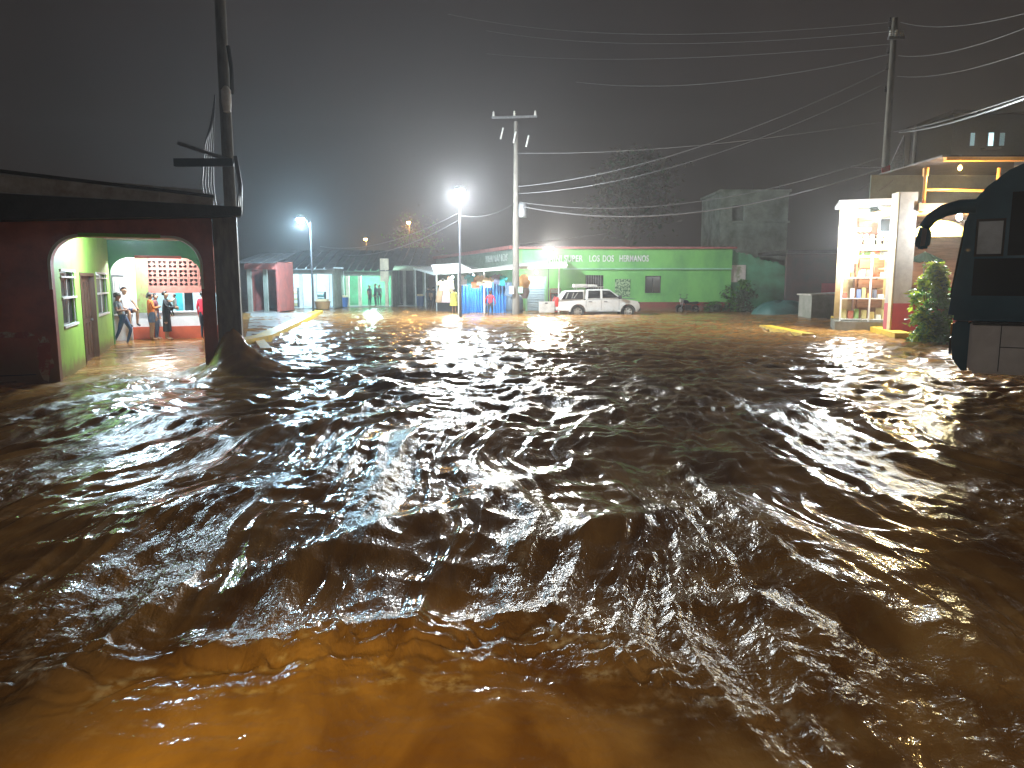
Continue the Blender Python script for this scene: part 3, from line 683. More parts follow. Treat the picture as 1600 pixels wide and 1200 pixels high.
    tm.matrix_local = mtx @ Matrix.Translation((6.2, .305, zl + .5)) @ Matrix.Rotation(math.pi, 4, 'Z')
    r = MB()
    for k in range(46): r.hexa([(k * .5, .5, zt + .2), (k * .5 + .43, .5, zt + .2), (k * .5 + .43, -7, zt + 1.2), (k * .5, -7, zt + 1.2), (k * .5, .5, zt + .24), (k * .5 + .43, .5, zt + .24), (k * .5 + .43, -7, zt + 1.25), (k * .5, -7, zt + 1.25)], 0, mtx)
    r.build('street_roof', 'dark_tin', t)
    # poster-like leafy mural beside the doorway
    mu = MB().box((X_(961), -.02, Z_(464)), (X_(985), -.003, Z_(436))).build('mural', mat('leafy wall painting', (.3, .42, .24), .7, (.02, .09, .03), 9, thr=(.46, .54)), t)
    return t
ST = store()
def canopy():
    t = thing('shop_canopy', 'pale metal canopy on white posts in front of the corner store', 'canopy', (0, 0, 0))
    posts = [(873, 489), (757, 490), (717, 491), (683, 487), (665, 481), (650, 480)]
    front = [PT(886, 419, 46.6), PT(800, 421, 45.8), PT(757, 424, 45.8), PT(717, 427, 45.6), PT(678, 430, 48.2), PT(646, 421, 57.5)]
    back = [Vector((XY(886, 49.6), 49.6, 0)), Vector((XY(815, 49.6), 49.6, 0)), Vector((-.4, 51, 0)), Vector((-1.2, 53, 0)), Vector((-2.2, 56.5, 0)), Vector((-4.2, 62, 0))]
    m = MB()
    for i in range(5):
        a, b, c, d = front[i], front[i + 1], back[i + 1], back[i]
        zc, zd = b.z + .35, a.z + .35
        c2 = Vector((c.x, c.y, zc)); d2 = Vector((d.x, d.y, zd)); u = Vector((0, 0, .16))
        m.hexa([a, b, c2, d2, a + u, b + u, c2 + u, d2 + u])
    m.build('roof', 'white_metal', t)
    for px, py in posts:
        g = G(px, py); zt = min(front, key=lambda p: abs(p.x - g.x)).z
        MB().tube([(g.x, g.y, -.7), (g.x, g.y, zt + .02)], .055, 10).build('post', 'white_metal', t, True)
    sg = MB().hexa([PT(679, 427, 47.2), PT(738, 421, 47.0), PT(738, 421, 47.0) + Vector((0, .1, 0)), PT(679, 427, 47.2) + Vector((0, .1, 0)), PT(673, 414, 47.8), PT(718, 411, 47.6), PT(718, 411, 47.6) + Vector((0, .1, 0)), PT(673, 414, 47.8) + Vector((0, .1, 0))]).build('sloping_board', 'white_metal', t)
canopy()
def bulb(label, loc, power, col, s=60, r=.07, cord=.35, name='hanging_bulb'):
    t = thing(name, label, 'lamp', loc)
    MB().lathe([(.001, -r * 1.3), (r * .7, -r), (r, -.2 * r), (r * .7, r * .6), (r * .35, r * 1.2)], n=12).build('bulb', emis('bulb glow', col, s), t, True)
    MB().tube([(0, 0, r * 1.2), (0, 0, r * 1.2 + cord)], .012, 6).build('cord', 'cable', t)
    point_light('lamp_light', (0, -.05, -.22), power, col, .08, t)
    return t
bulb('white bulb under the canopy beside the yellow clad person', PT(707, 433, 48.5), 160, (.85, 1, .95))
bulb('cool bulb under the canopy above the blue tarpaulin', PT(740, 431, 46.9), 300, (.75, .93, 1))
bulb('white bulb above the roller shutter', PT(838, 425, 49.0), 90, (.85, 1, 1))
# corner lamp on a thin post
t = thing('post_lamp', 'small white floodlight on a thin dark post at the store corner', 'lamp', (XY(857, 47.6), 47.6, 0))
zl = ZY(387, 47.6)
MB().tube([(0, 0, -.7), (0, 0, zl - .05)], .04, 8).build('post', 'dark_metal', t)
MB().box((-.28, -.12, -.05), (.28, .1, .06), 0, Matrix.Translation((0, 0, zl))).build('housing', 'lamp_case', t)
MB().box((-.25, -.1, -.075), (.25, .08, -.052), 0, Matrix.Translation((0, 0, zl))).build('lens', emis('floodlight glow', (.9, 1, 1), 60), t)
spot_light('lamp_light', (0, -.3, zl - .2), (5.0, -11, 0), 5200, (1, .97, .88), .15, 120, t, .6)
point_light('lamp_light', (0, -.6, zl - .3), 80, (.9, 1, .97), .15, t)

# blue tarp curtain under the canopy
def tarp(name, label, p0, p1, z0, z1, m, amp=.07, waves=16, sag=.0):
    p0, p1 = Vector(p0), Vector(p1); d = p1 - p0; nrm = Vector((-d.y, d.x, 0)).normalized(); n = 120; rows = 6
    mb = MB(); vs = []
    for th in (0, .012):
        for j in range(rows + 1):
            for i in range(n + 1):
                u = i / n; w_ = amp * math.sin(u * waves * 2 * math.pi + .8 * math.sin(u * 31) + j * .15) * (1 - .35 * j / rows)
                p = p0 + d * u + nrm * (w_ + th); zt = z1 - sag * math.sin(u * math.pi) + .05 * math.sin(u * 23)
                vs.append((p.x, p.y, z0 + (zt - z0) * j / rows))
    fs = []; K = (rows + 1) * (n + 1)
    for th in (0, 1):
        for j in range(rows):
            for i in range(n):
                a = th * K + j * (n + 1) + i; fs.append([a, a + 1, a + n + 2, a + n + 1])
    for i in range(n):
        for j in (0, rows): a = j * (n + 1) + i; fs.append([a, a + 1, K + a + 1, K + a])
    mb.add(vs, fs); o = mb.build(name, m, None, True); tag(o, label, 'tarpaulin'); return o
tarp('tarpaulin', 'blue tarpaulin curtain hanging in folds under the canopy', (XY(721, 47.2), 47.2, 0), (XY(792, 47.6), 47.6, 0), -.3, ZY(441, 47.4), 'tarp_blue', .06, 15)
random.seed(5)
goods = [(726, 437, (.55, .6, .7), 'white shirt hanging at the start of the blue tarpaulin'), (735, 436, (.1, .45, .6), 'cyan shirt hanging above the blue tarpaulin'),
         (743, 443, (.55, .22, .1), 'rust coloured bag hanging over the blue tarpaulin'), (750, 437, (.6, .5, .35), 'beige shirt hanging beside the middle canopy post'),
         (763, 440, (.7, .6, .4), 'cream shirt hanging above the red shirted person'), (777, 435, (.2, .22, .35), 'grey violet shirt hanging by the utility pole'),
         (784, 437, (.02, .4, .42), 'turquoise shirt hanging nearest the utility pole'), (796, 449, (.12, .2, .3), 'slate blue cloth bundle hanging behind the utility pole'),
         (692, 445, (.5, .38, .28), 'tan blouse hanging on the second canopy bay'), (698, 458, (.45, .35, .38), 'pale pink dress hanging on the second canopy bay'),
         (688, 458, (.3, .2, .12), 'brown patterned dress hanging in the second canopy bay'), (703, 441, (.45, .2, .1), 'orange brown cloth hanging near the canopy bulb')]
for i, (px, py, c, lab) in enumerate(goods):
    Y = 46.7 if px > 720 else 48.9
    p = PT(px, py, Y); s = 1.0 if px > 720 else 1.1
    t = thing('hanging_bag' if 'bag' in lab else 'hanging_shirt' if 'shirt' in lab or 'blouse' in lab else 'hanging_dress', lab, 'garment', p, random.uniform(-.5, .5))
    o = [(-.13, .28), (-.42, .12), (-.34, -.06), (-.22, .02), (-.24, -.36), (.22, -.38), (.22, .02), (.34, -.05), (.42, .12), (.13, .28), (.0, .2)]
    if 'bag' in lab: o = [(-.25, -.3), (.25, -.3), (.28, .1), (.12, .12), (.1, .3), (-.1, .3), (-.12, .12), (-.28, .1)]
    if 'dress' in lab or 'cloth' in lab: o = [(-.12, .35), (-.22, .0), (-.32, -.55), (.3, -.58), (.2, .0), (.12, .35), (0, .28)]
    m = MB(); m.prism([(x * s, -.03, z * s) for x, z in o], (0, .06, 0)); m.build('cloth', cloth('garment%d' % i, c), t, bevel=.012)
    MB().tube([(-.13 * s, 0, .29 * s), (0, 0, .38 * s), (.13 * s, 0, .29 * s)], .012, 5).build('hanger', 'metal', t)
# orange lantern, dark water drum, red cooler
t = thing('round_sign', 'orange round hanging sign between utility pole and shutter', 'sign', PT(819, 441, 48.6))
MB().lathe([(.02, -.5), (.28, -.36), (.42, 0), (.36, .3), (.16, .5), (.03, .52)], n=20).build('globe', mat('orange plastic', (.8, .36, .08), .4), t, True)
MB().lathe([(.2, -1.05), (.36, -.6), (.3, -.36)], n=16).build('skirt', mat('brown plastic', (.2, .12, .1), .6), t, True)
MB().tube([(0, 0, .5), (0, 0, .75)], .015, 6).build('cord', 'cable', t)
t = thing('water_drum', 'dark domed water drum behind the utility pole', 'drum', (XY(804, 47.4), 47.4, -.3))
MB().lathe([(.52, 0), (.55, .5), (.55, 1.15), (.45, 1.4), (.25, 1.52), (.02, 1.55)], n=20).build('drum', mat('dark blue grey plastic', (.05, .075, .1), .45), t, True)
MB().lathe([(.57, .45), (.58, .5), (.57, .55)], n=20).build('rib', 'truck_dark', t, True); MB().lathe([(.16, 1.54), (.16, 1.62), (.02, 1.63)], n=12).build('lid', 'truck_dark', t, True)
t = thing('drink_cooler', 'red drinks cooler standing between shutter and white post', 'cooler', (XY(868, 49.3), 49.3, -.2))
boxp('body', (-.35, -.3, 0), (.35, .3, 1.75), 'wall_red', t, .03); boxp('door', (-.3, -.34, .3), (.3, -.302, 1.4), 'glass', t); boxp('header', (-.33, -.33, 1.45), (.33, -.302, 1.7), 'letter', t)
t = thing('trestle_box', 'black crate under the hanging dresses of the second canopy bay', 'crate', (XY(695, 50), 50, .0))
boxp('crate', (-.5, -.35, -.3), (.5, .35, .85), 'truck_dark', t, .03); boxp('lid', (-.54, -.39, .852), (.54, .39, .92), 'dark_metal', t)

# ================================================================== RIGHT OF THE STORE
t = thing('teal_yard_wall', 'faded teal green yard wall at the end of the corner store', 'wall', (XY(1142, 50.2), 50.2, 0))
Wd = XY(1240, 50.2) - XY(1142, 50.2)
n = 26; pts = [(0, 0, -.7), (Wd, 0, -.7)] + [(Wd * (1 - k / n), 0, ZY(392 + 26 * (1 - k / n), 50.2) + random.uniform(-.1, .1)) for k in range(n + 1)]
MB().prism(pts, (0, .22, 0)).build('wall', 'store_teal', t)
MB().box((XY(1136, 50.2) - XY(1142, 50.2), -.08, ZY(441, 50)), (XY(1164, 50.2) - XY(1142, 50.2), -.02, ZY(414, 50))).build('poster', mat('torn pale poster', (.62, .56, .5), .8, (.32, .34, .22), 1.6, thr=(.42, .5)), t)
t = thing('concrete_building', 'unfinished bare concrete upper storey rising behind the green store', 'building', (XY(1122, 60), 60, 0))
Wd = XY(1226, 60) - XY(1122, 60); zt = ZY(300, 60)
ops = [(.9, 1.9, 6.6, 8.0), (3.0, 4.0, 5.0, 6.2)]
MB().box((0, 0, -.7), (.9, 6, zt)).box((.9, 0, -.7), (1.9, 6, 6.6)).box((.9, 0, 8.0), (1.9, 6, zt)).box((1.9, 0, -.7), (Wd, 6, zt)).box((.9, .5, 6.6), (1.9, 6, 8.0)).build('wall', 'mossy', t)
boxp('parapet', (-.15, -.15, zt), (Wd + .15, 6, zt + .18), 'mossy', t)
boxp('ledge', (-.1, -.25, zt - 2.4), (Wd + .1, -.002, zt - 2.25), 'mossy', t)
boxp('window', (.9, .4, 6.6), (1.9, .49, 8.0), 'concrete', t)
for k in range(3): MB().tube([(.5 + k * 2.1, .3, zt + .1), (.5 + k * 2.1, .3, zt + .55 + .1 * k)], .03, 6).build('rebar', 'dark_metal', t)
t = thing('dark_wall_house', 'dim dark house wall behind the tarpaulin mound', 'house', (XY(1228, 47), 47, 0))
Wd = XY(1330, 47) - XY(1228, 47)
boxp('wall', (0, 0, -.7), (Wd, .25, ZY(396, 47)), mat('dim maroon plaster', (.13, .075, .07), .8, (.08, .075, .07), 1.4, .3), t)
boxp('roof', (-.2, -.6, ZY(396, 47)), (Wd + .2, 5, ZY(396, 47) + .2), 'dark_tin', t)
boxp('door', (Wd * .55, -.05, -.5), (Wd * .55 + .9, -.002, 1.9), 'wall_red', t)
# tarp mound and tank
def mound(name, label, c, rx, ry, h, m, cat, n=36, rings=10, seed=1):
    vs = []; fs = []
    for j in range(rings + 1):
        for i in range(n):
            a = 2 * math.pi * i / n; q = j / rings
            rr = math.cos(q * math.pi / 2) ** .75; wob = 1 + .09 * math.sin(3 * a + seed) + .06 * math.sin(7 * a + 2 * seed + q * 4)
            vs.append((c[0] + rx * rr * wob * math.cos(a), c[1] + ry * rr * wob * math.sin(a), c[2] - .3 + (h + .3) * math.sin(q * math.pi / 2) * (1 + .07 * math.sin(5 * a + 3 * q))))
    for j in range(rings):
        for i in range(n): fs.append([j * n + i, j * n + (i + 1) % n, (j + 1) * n + (i + 1) % n, (j + 1) * n + i])
    o = MB().add(vs, fs).build(name, m, None, True); tag(o, label, cat); return o
mound('tarp_covered_pile', 'low pile of goods covered by a teal tarpaulin', G(1222, 491), 1.9, 1.0, .8, 'tarp_teal', 'tarpaulin')
t = thing('concrete_tank', 'grey concrete water tank beside the teal covered pile', 'tank', (XY(1291, 41), 41, 0))
h_ = ZY(461, 41)
MB().box((-1.1, -.9, -.7), (1.1, -.75, h_)).box((-1.1, .75, -.7), (1.1, .9, h_)).box((-1.1, -.75, -.7), (-.95, .75, h_)).box((.95, -.75, -.7), (1.1, .75, h_)).build('tank_wall', 'concrete', t)
MB().hexa([(-1.2, -1, h_ + .002), (1.2, -1, h_ + .1), (1.2, 1, h_ + .1), (-1.2, 1, h_ + .002), (-1.2, -1, h_ + .06), (1.2, -1, h_ + .16), (1.2, 1, h_ + .16), (-1.2, 1, h_ + .06)]).build('lid', 'tin', t)

# ------------------------------------------------------------------ plants
def leaves(mb, pts, size, mi_fn, droop=.5):
    for p in pts:
        s = size * random.uniform(.6, 1.4); a = random.uniform(0, 6.28); e = random.uniform(-droop - .6, .5)
        d = Vector((math.cos(a) * math.cos(e), math.sin(a) * math.cos(e), math.sin(e))); sd = d.cross(Vector((random.uniform(-.5, .5), random.uniform(-.5, .5), 1))).normalized() * s * .32
        p = Vector(p); nrm = d.cross(sd).normalized() * s * .1
        mb.add([p, p + d * s * .5 + sd + nrm, p + d * s, p + d * s * .5 - sd + nrm, p + d * s * .5 - nrm * .5], [[0, 1, 4], [1, 2, 4], [2, 3, 4], [3, 0, 4]], mi_fn(p))
def bush(name, label, base, rx, h, n, size, mats, seed, cat='bush', shape='cone', top=None):
    random.seed(seed); t = thing(name, label, cat, base)
    st = MB()
    for k in range(6):
        a = random.uniform(0, 6.28); r_ = rx * .5
        st.tube([(0, 0, -.5), (r_ * .3 * math.cos(a), r_ * .3 * math.sin(a), h * .35), (r_ * .7 * math.cos(a), r_ * .7 * math.sin(a), h * random.uniform(.6, .9))], [.04, .025, .008], 6)
    st.build('stem', 'bark', t)
    pts = []
    clumps = [(random.uniform(0, 6.28), random.random() ** .5, random.random()) for _ in range(60)]
    for k in range(n):
        a, q, z = random.choice(clumps); z = min(1, max(0, z + random.gauss(0, .05)))
        if shape == 'cone': R_ = rx * (1 - z) ** .55 * (.8 + .25 * math.sin(a * 3 + z * 9)) + .06
        else: R_ = rx * math.sqrt(max(0, 1 - (2 * z - .9) ** 2 * .8)) * (.8 + .25 * math.sin(a * 3 + z * 7))
        pts.append((R_ * q * math.cos(a) + random.gauss(0, .09 * rx), R_ * q * math.sin(a) + random.gauss(0, .09 * rx), h * z + random.gauss(0, .04)))
    m = MB()
    leaves(m, pts, size, lambda p: 1 if (p.z > h * .74 or (p.x < -rx * .3 and random.random() < .7)) and random.random() < .85 else 0)  # second leaf colour on top and left side imitates lamp light there
    o = m.build('foliage', mats, t)
    return t
pb = G(1452, 537)
bush('potted_shrub', 'bushy green shrub with lit yellow green tip beside the red pillar', pb + Vector((0, 0, 0)), .8, 2.55, 3200, .19, ['leaf', 'leaf_lit'], 4, 'shrub')
bush('bush', 'dark scrubby bush against the teal yard wall', Vector((XY(1160, 49), 49, 0)), 1.2, 2.1, 1300, .22, ['leaf_dark', 'leaf'], 9, 'bush', 'round')
bush('bush', 'low dark weeds between the motorcycle and the scrubby bush', Vector((XY(1116, 49.2), 49.2, 0)), .9, .7, 500, .2, ['leaf_dark', 'leaf'], 12, 'bush', 'round')
def tree(label, base, h, rx, seed, mats, n=4200, size=.55, crown0=.42):
    random.seed(seed); t = thing('tree', label, 'tree', base)
    tr = MB().tube([(0, 0, -.7), (.1, 0, h * .25), (-.1, .1, h * .5), (.2, 0, h * .75)], [.3, .24, .18, .06], 10)
    ends = []
    for k in range(9):
        a = k * 2.4; z = h * random.uniform(.35, .6); L = rx * random.uniform(.6, .95)
        e = Vector((L * math.cos(a), L * math.sin(a), z + h * random.uniform(.12, .35))); ends.append(e)
        tr.tube([(0, 0, z), e * .5 + Vector((0, 0, z * .5 + .2)), e], [.12, .08, .03], 7)
    tr.build('trunk', 'bark', t, True)
    ends += [Vector((random.gauss(0, rx * .4), random.gauss(0, rx * .4), h * random.uniform(crown0, 1))) for _ in range(14)]
    pts = []
    for k in range(n):
        c = random.choice(ends); r_ = rx * .3
        pts.append(c + Vector((random.gauss(0, r_), random.gauss(0, r_), random.gauss(0, r_ * .75))))
    m = MB(); leaves(m, pts, size, lambda p: 0 if random.random() < .7 else 1); m.build('crown', mats, t)
    return t
tree('tall dim tree rising behind the green store roof', Vector((XY(985, 66), 66, 0)), 13.5, 2.9, 21, ['leaf_brown', 'leaf_dark'], 2600, .5)
tree('broad tree lit orange by a far street lamp', Vector((XY(650, 92), 92, 0)), 9.5, 2.6, 22, ['leaf_brown', 'leaf'], 1600, .32)

# ================================================================== RIGHT KIOSK AND RESTAURANT
def kiosk():
    Y = 30.0; x0, x1 = XY(1312, Y), XY(1398, Y); W_ = x1 - x0; Z = lambda py: ZY(py, Y)
    t = thing('lit_kiosk', 'brightly lit cream kiosk with glass counter and stacked shelves', 'kiosk', (x0, Y, 0), R(-20))
    zt = Z(318)
    boxp('floor', (-.1, -.3, -.7), (W_ + .1, 2.6, .42), 'concrete', t)
    boxp('back_wall', (0, 2.4, .422), (W_, 2.5, zt), 'kiosk_cream', t)
    for x in (W_ - .08,): boxp('side_wall', (x, .1, .422), (x + .08, 2.4, zt), 'white_wall', t)
    boxp('ceiling', (-.2, -.2, zt), (W_ + .2, 2.6, zt + .12), 'white_wall', t)
    boxp('header', (-.1, -.05, Z(392)), (W_, .05, Z(384)), 'kiosk_orange', t)
    boxp('poster', (.08, -.06, Z(412)), (.62, -.02, Z(392) - .005), 'kiosk_orange', t)
    # glass counter: frame, panes, shelves with goods
    zc0, zc1 = .43, Z(396)
    for x in (.06, W_ * .5, W_ - .12): boxp('counter_post', (x, -.02, zc0), (x + .06, .04, zc1), 'white_metal', t)
    for k in range(4):
        z = zc0 + .05 + k * (zc1 - zc0 - .2) / 3
        s = boxp('shelf', (.12, .0, z), (W_ - .12, .7, z + .035), 'white_metal', t)
        random.seed(40 + k); x = .15; cols = [(.75, .68, .3), (.6, .2, .12), (.7, .7, .65), (.3, .5, .15), (.25, .3, .5), (.72, .5, .15)]
        while x < W_ - .4:
            w_ = random.uniform(.1, .26); h_ = random.uniform(.14, .42)
            MB().box((x, .12, z + .04), (x + w_, .45, z + .04 + h_)).build('packet', mat('packet', random.choice(cols), .5), s, bevel=.015); x += w_ + random.uniform(.03, .12)
    # upper tv and sign on the back wall
    tv = boxp('screen', (W_ * .62, .3, Z(362)), (W_ * .88, .42, Z(343)), 'glass', t)
    boxp('bezel', (W_ * .62 - .05, .42, Z(362) - .05), (W_ * .88 + .05, .46, Z(343) + .05), 'white_metal', tv)
    for k, py in enumerate((372, 381)):
        s = boxp('upper_shelf', (W_ * .4, 1.6, Z(py)), (W_ - .1, 2.39, Z(py) + .04), 'white_metal', t)
        for j in range(5): MB().box((W_ * .42 + j * .25, 1.7, Z(py) + .045), (W_ * .42 + j * .25 + .17, 1.9, Z(py) + .2)).build('packet', 'kiosk_cream', s)
    random.seed(77); cols = [(.8, .2, .1), (.85, .7, .15), (.2, .45, .7), (.8, .8, .75), (.25, .55, .2), (.75, .35, .55)]
    for j, py in enumerate((366, 376, 386)):
        for k in range(9):
            if random.random() < .2: continue
            x = .12 + k * W_ * .105 + random.uniform(-.04, .04); h_ = random.uniform(.16, .26); z = Z(py) + random.uniform(-.06, .06)
            MB().box((x, -.0 + .05 * j, z - h_), (x + random.uniform(.1, .17), .03 + .05 * j, z)).build('hanging_packet', mat('hanging packet', random.choice(cols), .4), t)
    boxp('price_board', (W_ * .1, -.04, Z(340)), (W_ * .42, .0, Z(328)), 'letter', t)
    return t, x0, W_
KI, kx, kw = kiosk()
tube_lamp('long white tube lamp at the open end of the lit kiosk', Vector((XY(1332, 29.4), 29.4, ZY(360, 29.4))), R(8), 1.15, 1500, (.85, .95, 1), 220)
tube_lamp('bright white lamp box above the kiosk screen', Vector((XY(1386, 29.6), 29.6, ZY(326, 29.6))), 0, 0.9, 1000, (.9, .98, 1), 260)
tube_lamp('white tube lamp at the back of the kiosk', Vector((XY(1362, 31.6), 31.6, ZY(336, 31.6))), 0, 1.2, 600, (1, .95, .8), 60)
tube_lamp('warm strip lamp inside the kiosk glass counter', Vector((XY(1362, 30.9), 30.9, ZY(400, 30.9))), 0, 1.4, 110, (1, .88, .55), 40)

def restaurant():
    Y = 27.2; Z = lambda py: ZY(py, Y); X_ = lambda px: XY(px, Y) - XY(1397, Y)
    t = thing('restaurant', 'open restaurant with raspberry red base, lime band and orange steel upper rail', 'restaurant', (XY(1397, Y), Y, 0))
    p = MB().box((0, -.05, -.7), (X_(1425), .6, Z(474) - .002)).build('pillar_base', 'wall_red', t)
    boxp('pillar', (.0, -.03, Z(474)), (X_(1425) - .02, .58, Z(300)), 'taupe', t)
    boxp('pillar_side_trim', (-.06, -.02, Z(520)), (-.002, .2, Z(300)), 'kiosk_cream', t)
    W_ = X_(1640)
    boxp('low_wall', (X_(1425) + .002, .2, -.7), (W_, .45, Z(474)), 'wall_red', t)
    boxp('lime_band', (X_(1418), .12, Z(474) + .002), (W_, .46, Z(461)), 'band_lime', t)
    boxp('counter_top', (X_(1425) + .01, .05, Z(461) + .002), (W_, .6, Z(461) + .06), 'store_mint', t)
    boxp('back_wall', (X_(1425), 4.5, -.7), (W_, 4.7, Z(300)), 'brown_board', t)
    for k in range(7): boxp('board', (X_(1425) + .1, 4.42, .9 + k * .42), (W_ - .2, 4.498, 1.25 + k * .42), 'brown_board', t)
    boxp('upper_floor', (X_(1425) + .002, -.1, Z(330)), (W_, 4.7, Z(318)), mat('orange plank slab', (.55, .27, .1), .55, (.42, .2, .08), 4, stretch=(.5, 4, 4)), t)
    # yellow draped cloth ceiling
    m = MB(); n = 20
    x0, x1 = X_(1445), X_(1530)
    for k in range(n):
        a, b = k / n, (k + 1) / n; za, zb = [Z(366) + (Z(341) - Z(366)) * (1 - (2 * q - 1) ** 2) ** .5 if 0 < q < 1 else Z(366) for q in (a, b)]
        xa, xb = x0 + (x1 - x0) * a, x0 + (x1 - x0) * b
        m.hexa([(xa, 1.0, Z(366) - .02), (xb, 1.0, Z(366) - .02), (xb, 1.05, Z(366) - .02), (xa, 1.05, Z(366) - .02), (xa, 1.0, za), (xb, 1.0, zb), (xb, 1.05, zb), (xa, 1.05, za)])
    m.build('yellow_arch', 'yellow_cloth', t)
    boxp('dark_cabinet', (X_(1425) + .02, 1.0, .9), (X_(1440), 1.6, Z(405)), 'umbrella', t)
    # upper steel rail
    for px in (1435, 1547):
        x = X_(px); MB().tube([(x, .05, Z(318)), (x, .05, Z(262 if px == 1435 else 262))], .06, 8).build('rail_post', 'orange_steel', t, True)
    MB().tube([(X_(1435), .05, Z(296)), (X_(1620), .05, Z(300))], .045, 8).build('rail', 'orange_steel', t, True)
    MB().tube([(X_(1433), .05, Z(320)), (X_(1433), .05, Z(332))], .09, 8).build('rail_foot', 'orange_steel', t, True)
    MB().lathe([(.09, Z(275)), (.1, Z(262)), (.03, Z(260))], (X_(1435), .05, 0), 10).build('post_cap', 'orange_steel', t, True)
    boxp('roof_beam', (X_(1457), -.3, Z(253)), (X_(1640), -.1, Z(247)), 'orange_steel', t)
    boxp('upper_roof', (X_(1455), -.1, Z(246)), (X_(1660), 4.5, Z(243)), 'dark_tin', t)
    boxp('upper_back_wall', (X_(1440), 4.4, Z(318)), (X_(1660), 4.5, Z(246)), mat('dim green upper wall', (.12, .15, .12), .8), t)
restaurant()
t = thing('parasol', 'dark green half folded parasol inside the red and lime restaurant', 'parasol', (XY(1442, 29.2), 29.2, 0))
zc = ZY(393, 29.2)
MB().tube([(0, 0, 0), (0, 0, zc)], .025, 8).build('pole', 'metal', t)
m = MB(); n = 12
for k in range(n):
    a, b = 2 * math.pi * k / n, 2 * math.pi * (k + 1) / n
    m.add([(0, 0, zc), (.75 * math.cos(a), .75 * math.sin(a), zc - .38), (.75 * math.cos(b), .75 * math.sin(b), zc - .38), (.7 * math.cos((a + b) / 2), .7 * math.sin((a + b) / 2), zc - .42)], [[0, 1, 3], [0, 3, 2]])
m.build('canopy', 'umbrella', t)
bulb('warm bulb under the yellow draped ceiling of the restaurant', PT(1470, 352, 27.8), 600, (1, .86, .45), 60)
bulb('white bulb at the edge of the restaurant next to the bus mirror', PT(1499, 338, 26.6), 500, (.85, .95, 1), 300, .1)
bulb('warm bulb on the upper terrace under the orange beam', PT(1500, 262, 27.0), 300, (1, .62, .2), 20)
# yellow kerbs and steps in front of the kiosk
def slab(name, label, pix, z0, z1, m):
    ps = [G(px, py, z1) for px, py in pix]
    o = MB().prism([(p.x, p.y, z0) for p in ps], (0, 0, z1 - z0)).build(name, m, None); tag(o, label, None, kind='structure'); return o
slab('pavement', 'wet grey pavement beside the arched house', [(382, 537), (425, 529), (505, 488), (392, 489)], -.6, .07, 'sidewalk')
slab('pavement', 'wet raised pavement in front of the lit kiosk', [(1330, 497), (1398, 497), (1400, 524), (1362, 514), (1300, 502)], -.6, .12, 'sidewalk')
strip('kerb', [G(1398, 524, .16), G(1362, 514, .16), G(1298, 496, .16)], -.6, -.6, .24, 'yellow', 'yellow painted kerb slanting along the kiosk pavement')
strip('kerb', [G(1398, 505, .3), G(1335, 494, .3)], -.5, -.6, .4, 'yellow', 'yellow painted step below the kiosk counter')
strip('kerb', [G(1275, 524, .08), G(1205, 510, .08)], .5, -.6, .14, 'yellow', 'yellow painted kerb stub barely above the flood water')

# ================================================================== FAR BUILDING UP THE HILL, FAR LAMPS
t = thing('hill_building', 'distant dark block with three small lit windows above the restaurant', 'building', (XY(1470, 95), 95, 0))
Wd = XY(1640, 95) - XY(1470, 95)
boxp('wall', (0, 0, -.7), (Wd, 10, ZY(178, 95)), mat('dark far wall', (.08, .075, .07), .9), t)
boxp('roof', (-.4, -.5, ZY(178, 95)), (Wd + .4, 10.5, ZY(178, 95) + .4), 'dark_tin', t)
for px, wpx, s in ((1500, 6, .25), (1528, 7, 1.4), (1545, 7, .12)):
    x = XY(px, 95) - XY(1470, 95); w_ = wpx / F * 95 / 2
    f = boxp('window', (x - w_ - .1, -.12, ZY(230, 95)), (x + w_ + .1, -.002, ZY(206, 95)), 'dark_metal', t)
    boxp('pane', (x - w_, -.2, ZY(228, 95)), (x + w_, -.122, ZY(208, 95)), emis('lit window', (.6, .95, 1), s), f)
boxp('balcony', (XY(1515, 95) - XY(1470, 95), -.8, ZY(234, 95)), (XY(1540, 95) - XY(1470, 95), -.002, ZY(231, 95)), 'concrete', t)

def street_lamp(label, x, y, zl, arm, power, col, s, group='street lamps', pr=.07, lens_r=.2, dark=False, radius=.22):
    t = thing('street_lamp', label, 'street lamp', (x, y, 0), 0, group)
    ax, ay = arm
    MB().tube([(0, 0, -.7), (0, 0, zl - .1)], [pr * 1.1, pr * .8], 10).build('pole', 'dark_metal', t, True)
    MB().tube([(0, 0, zl - .5), (ax * .4, ay * .4, zl - .02), (ax, ay, zl + .06)], .035, 8).build('arm', 'dark_metal', t, True)
    mt = Matrix.Translation((ax, ay, zl))
    MB().lathe([(lens_r * .5, .22), (lens_r * 1.05, .12), (lens_r * 1.15, .02), (lens_r, .0)], n=16, mtx=mt).build('lamp_head', 'lamp_case', t, True)
    MB().lathe([(lens_r, -.002), (lens_r * .9, -.1), (lens_r * .55, -.19), (.02, -.23)], n=16, mtx=mt).build('lens', emis('lamp lens glow', col, s), t, True)
    point_light('lamp_light', (ax, ay - .1, zl - .34), power, col, radius, t)
    return t
sx_, sy_ = XY(719, 42.0), 42.0
street_lamp('brightest white street lamp above the shop canopy', sx_, sy_, ZY(297, 40.0), (XY(719, 40.0) - XY(719, 42.0), -2.0), 6600, (.86, .95, 1), 900, lens_r=.26, radius=.25)
street_lamp('bluish street lamp over the far left shops', XY(488, 45), 45, ZY(342, 44), (XY(473, 44) - XY(488, 45), -1.0), 4200, (.5, .8, 1), 500, lens_r=.22)
street_lamp('orange street lamp shining through the far tree', XY(641, 88), 88, ZY(347, 87.5), (0, -.5), 900, ORANGE, 160, lens_r=.2)
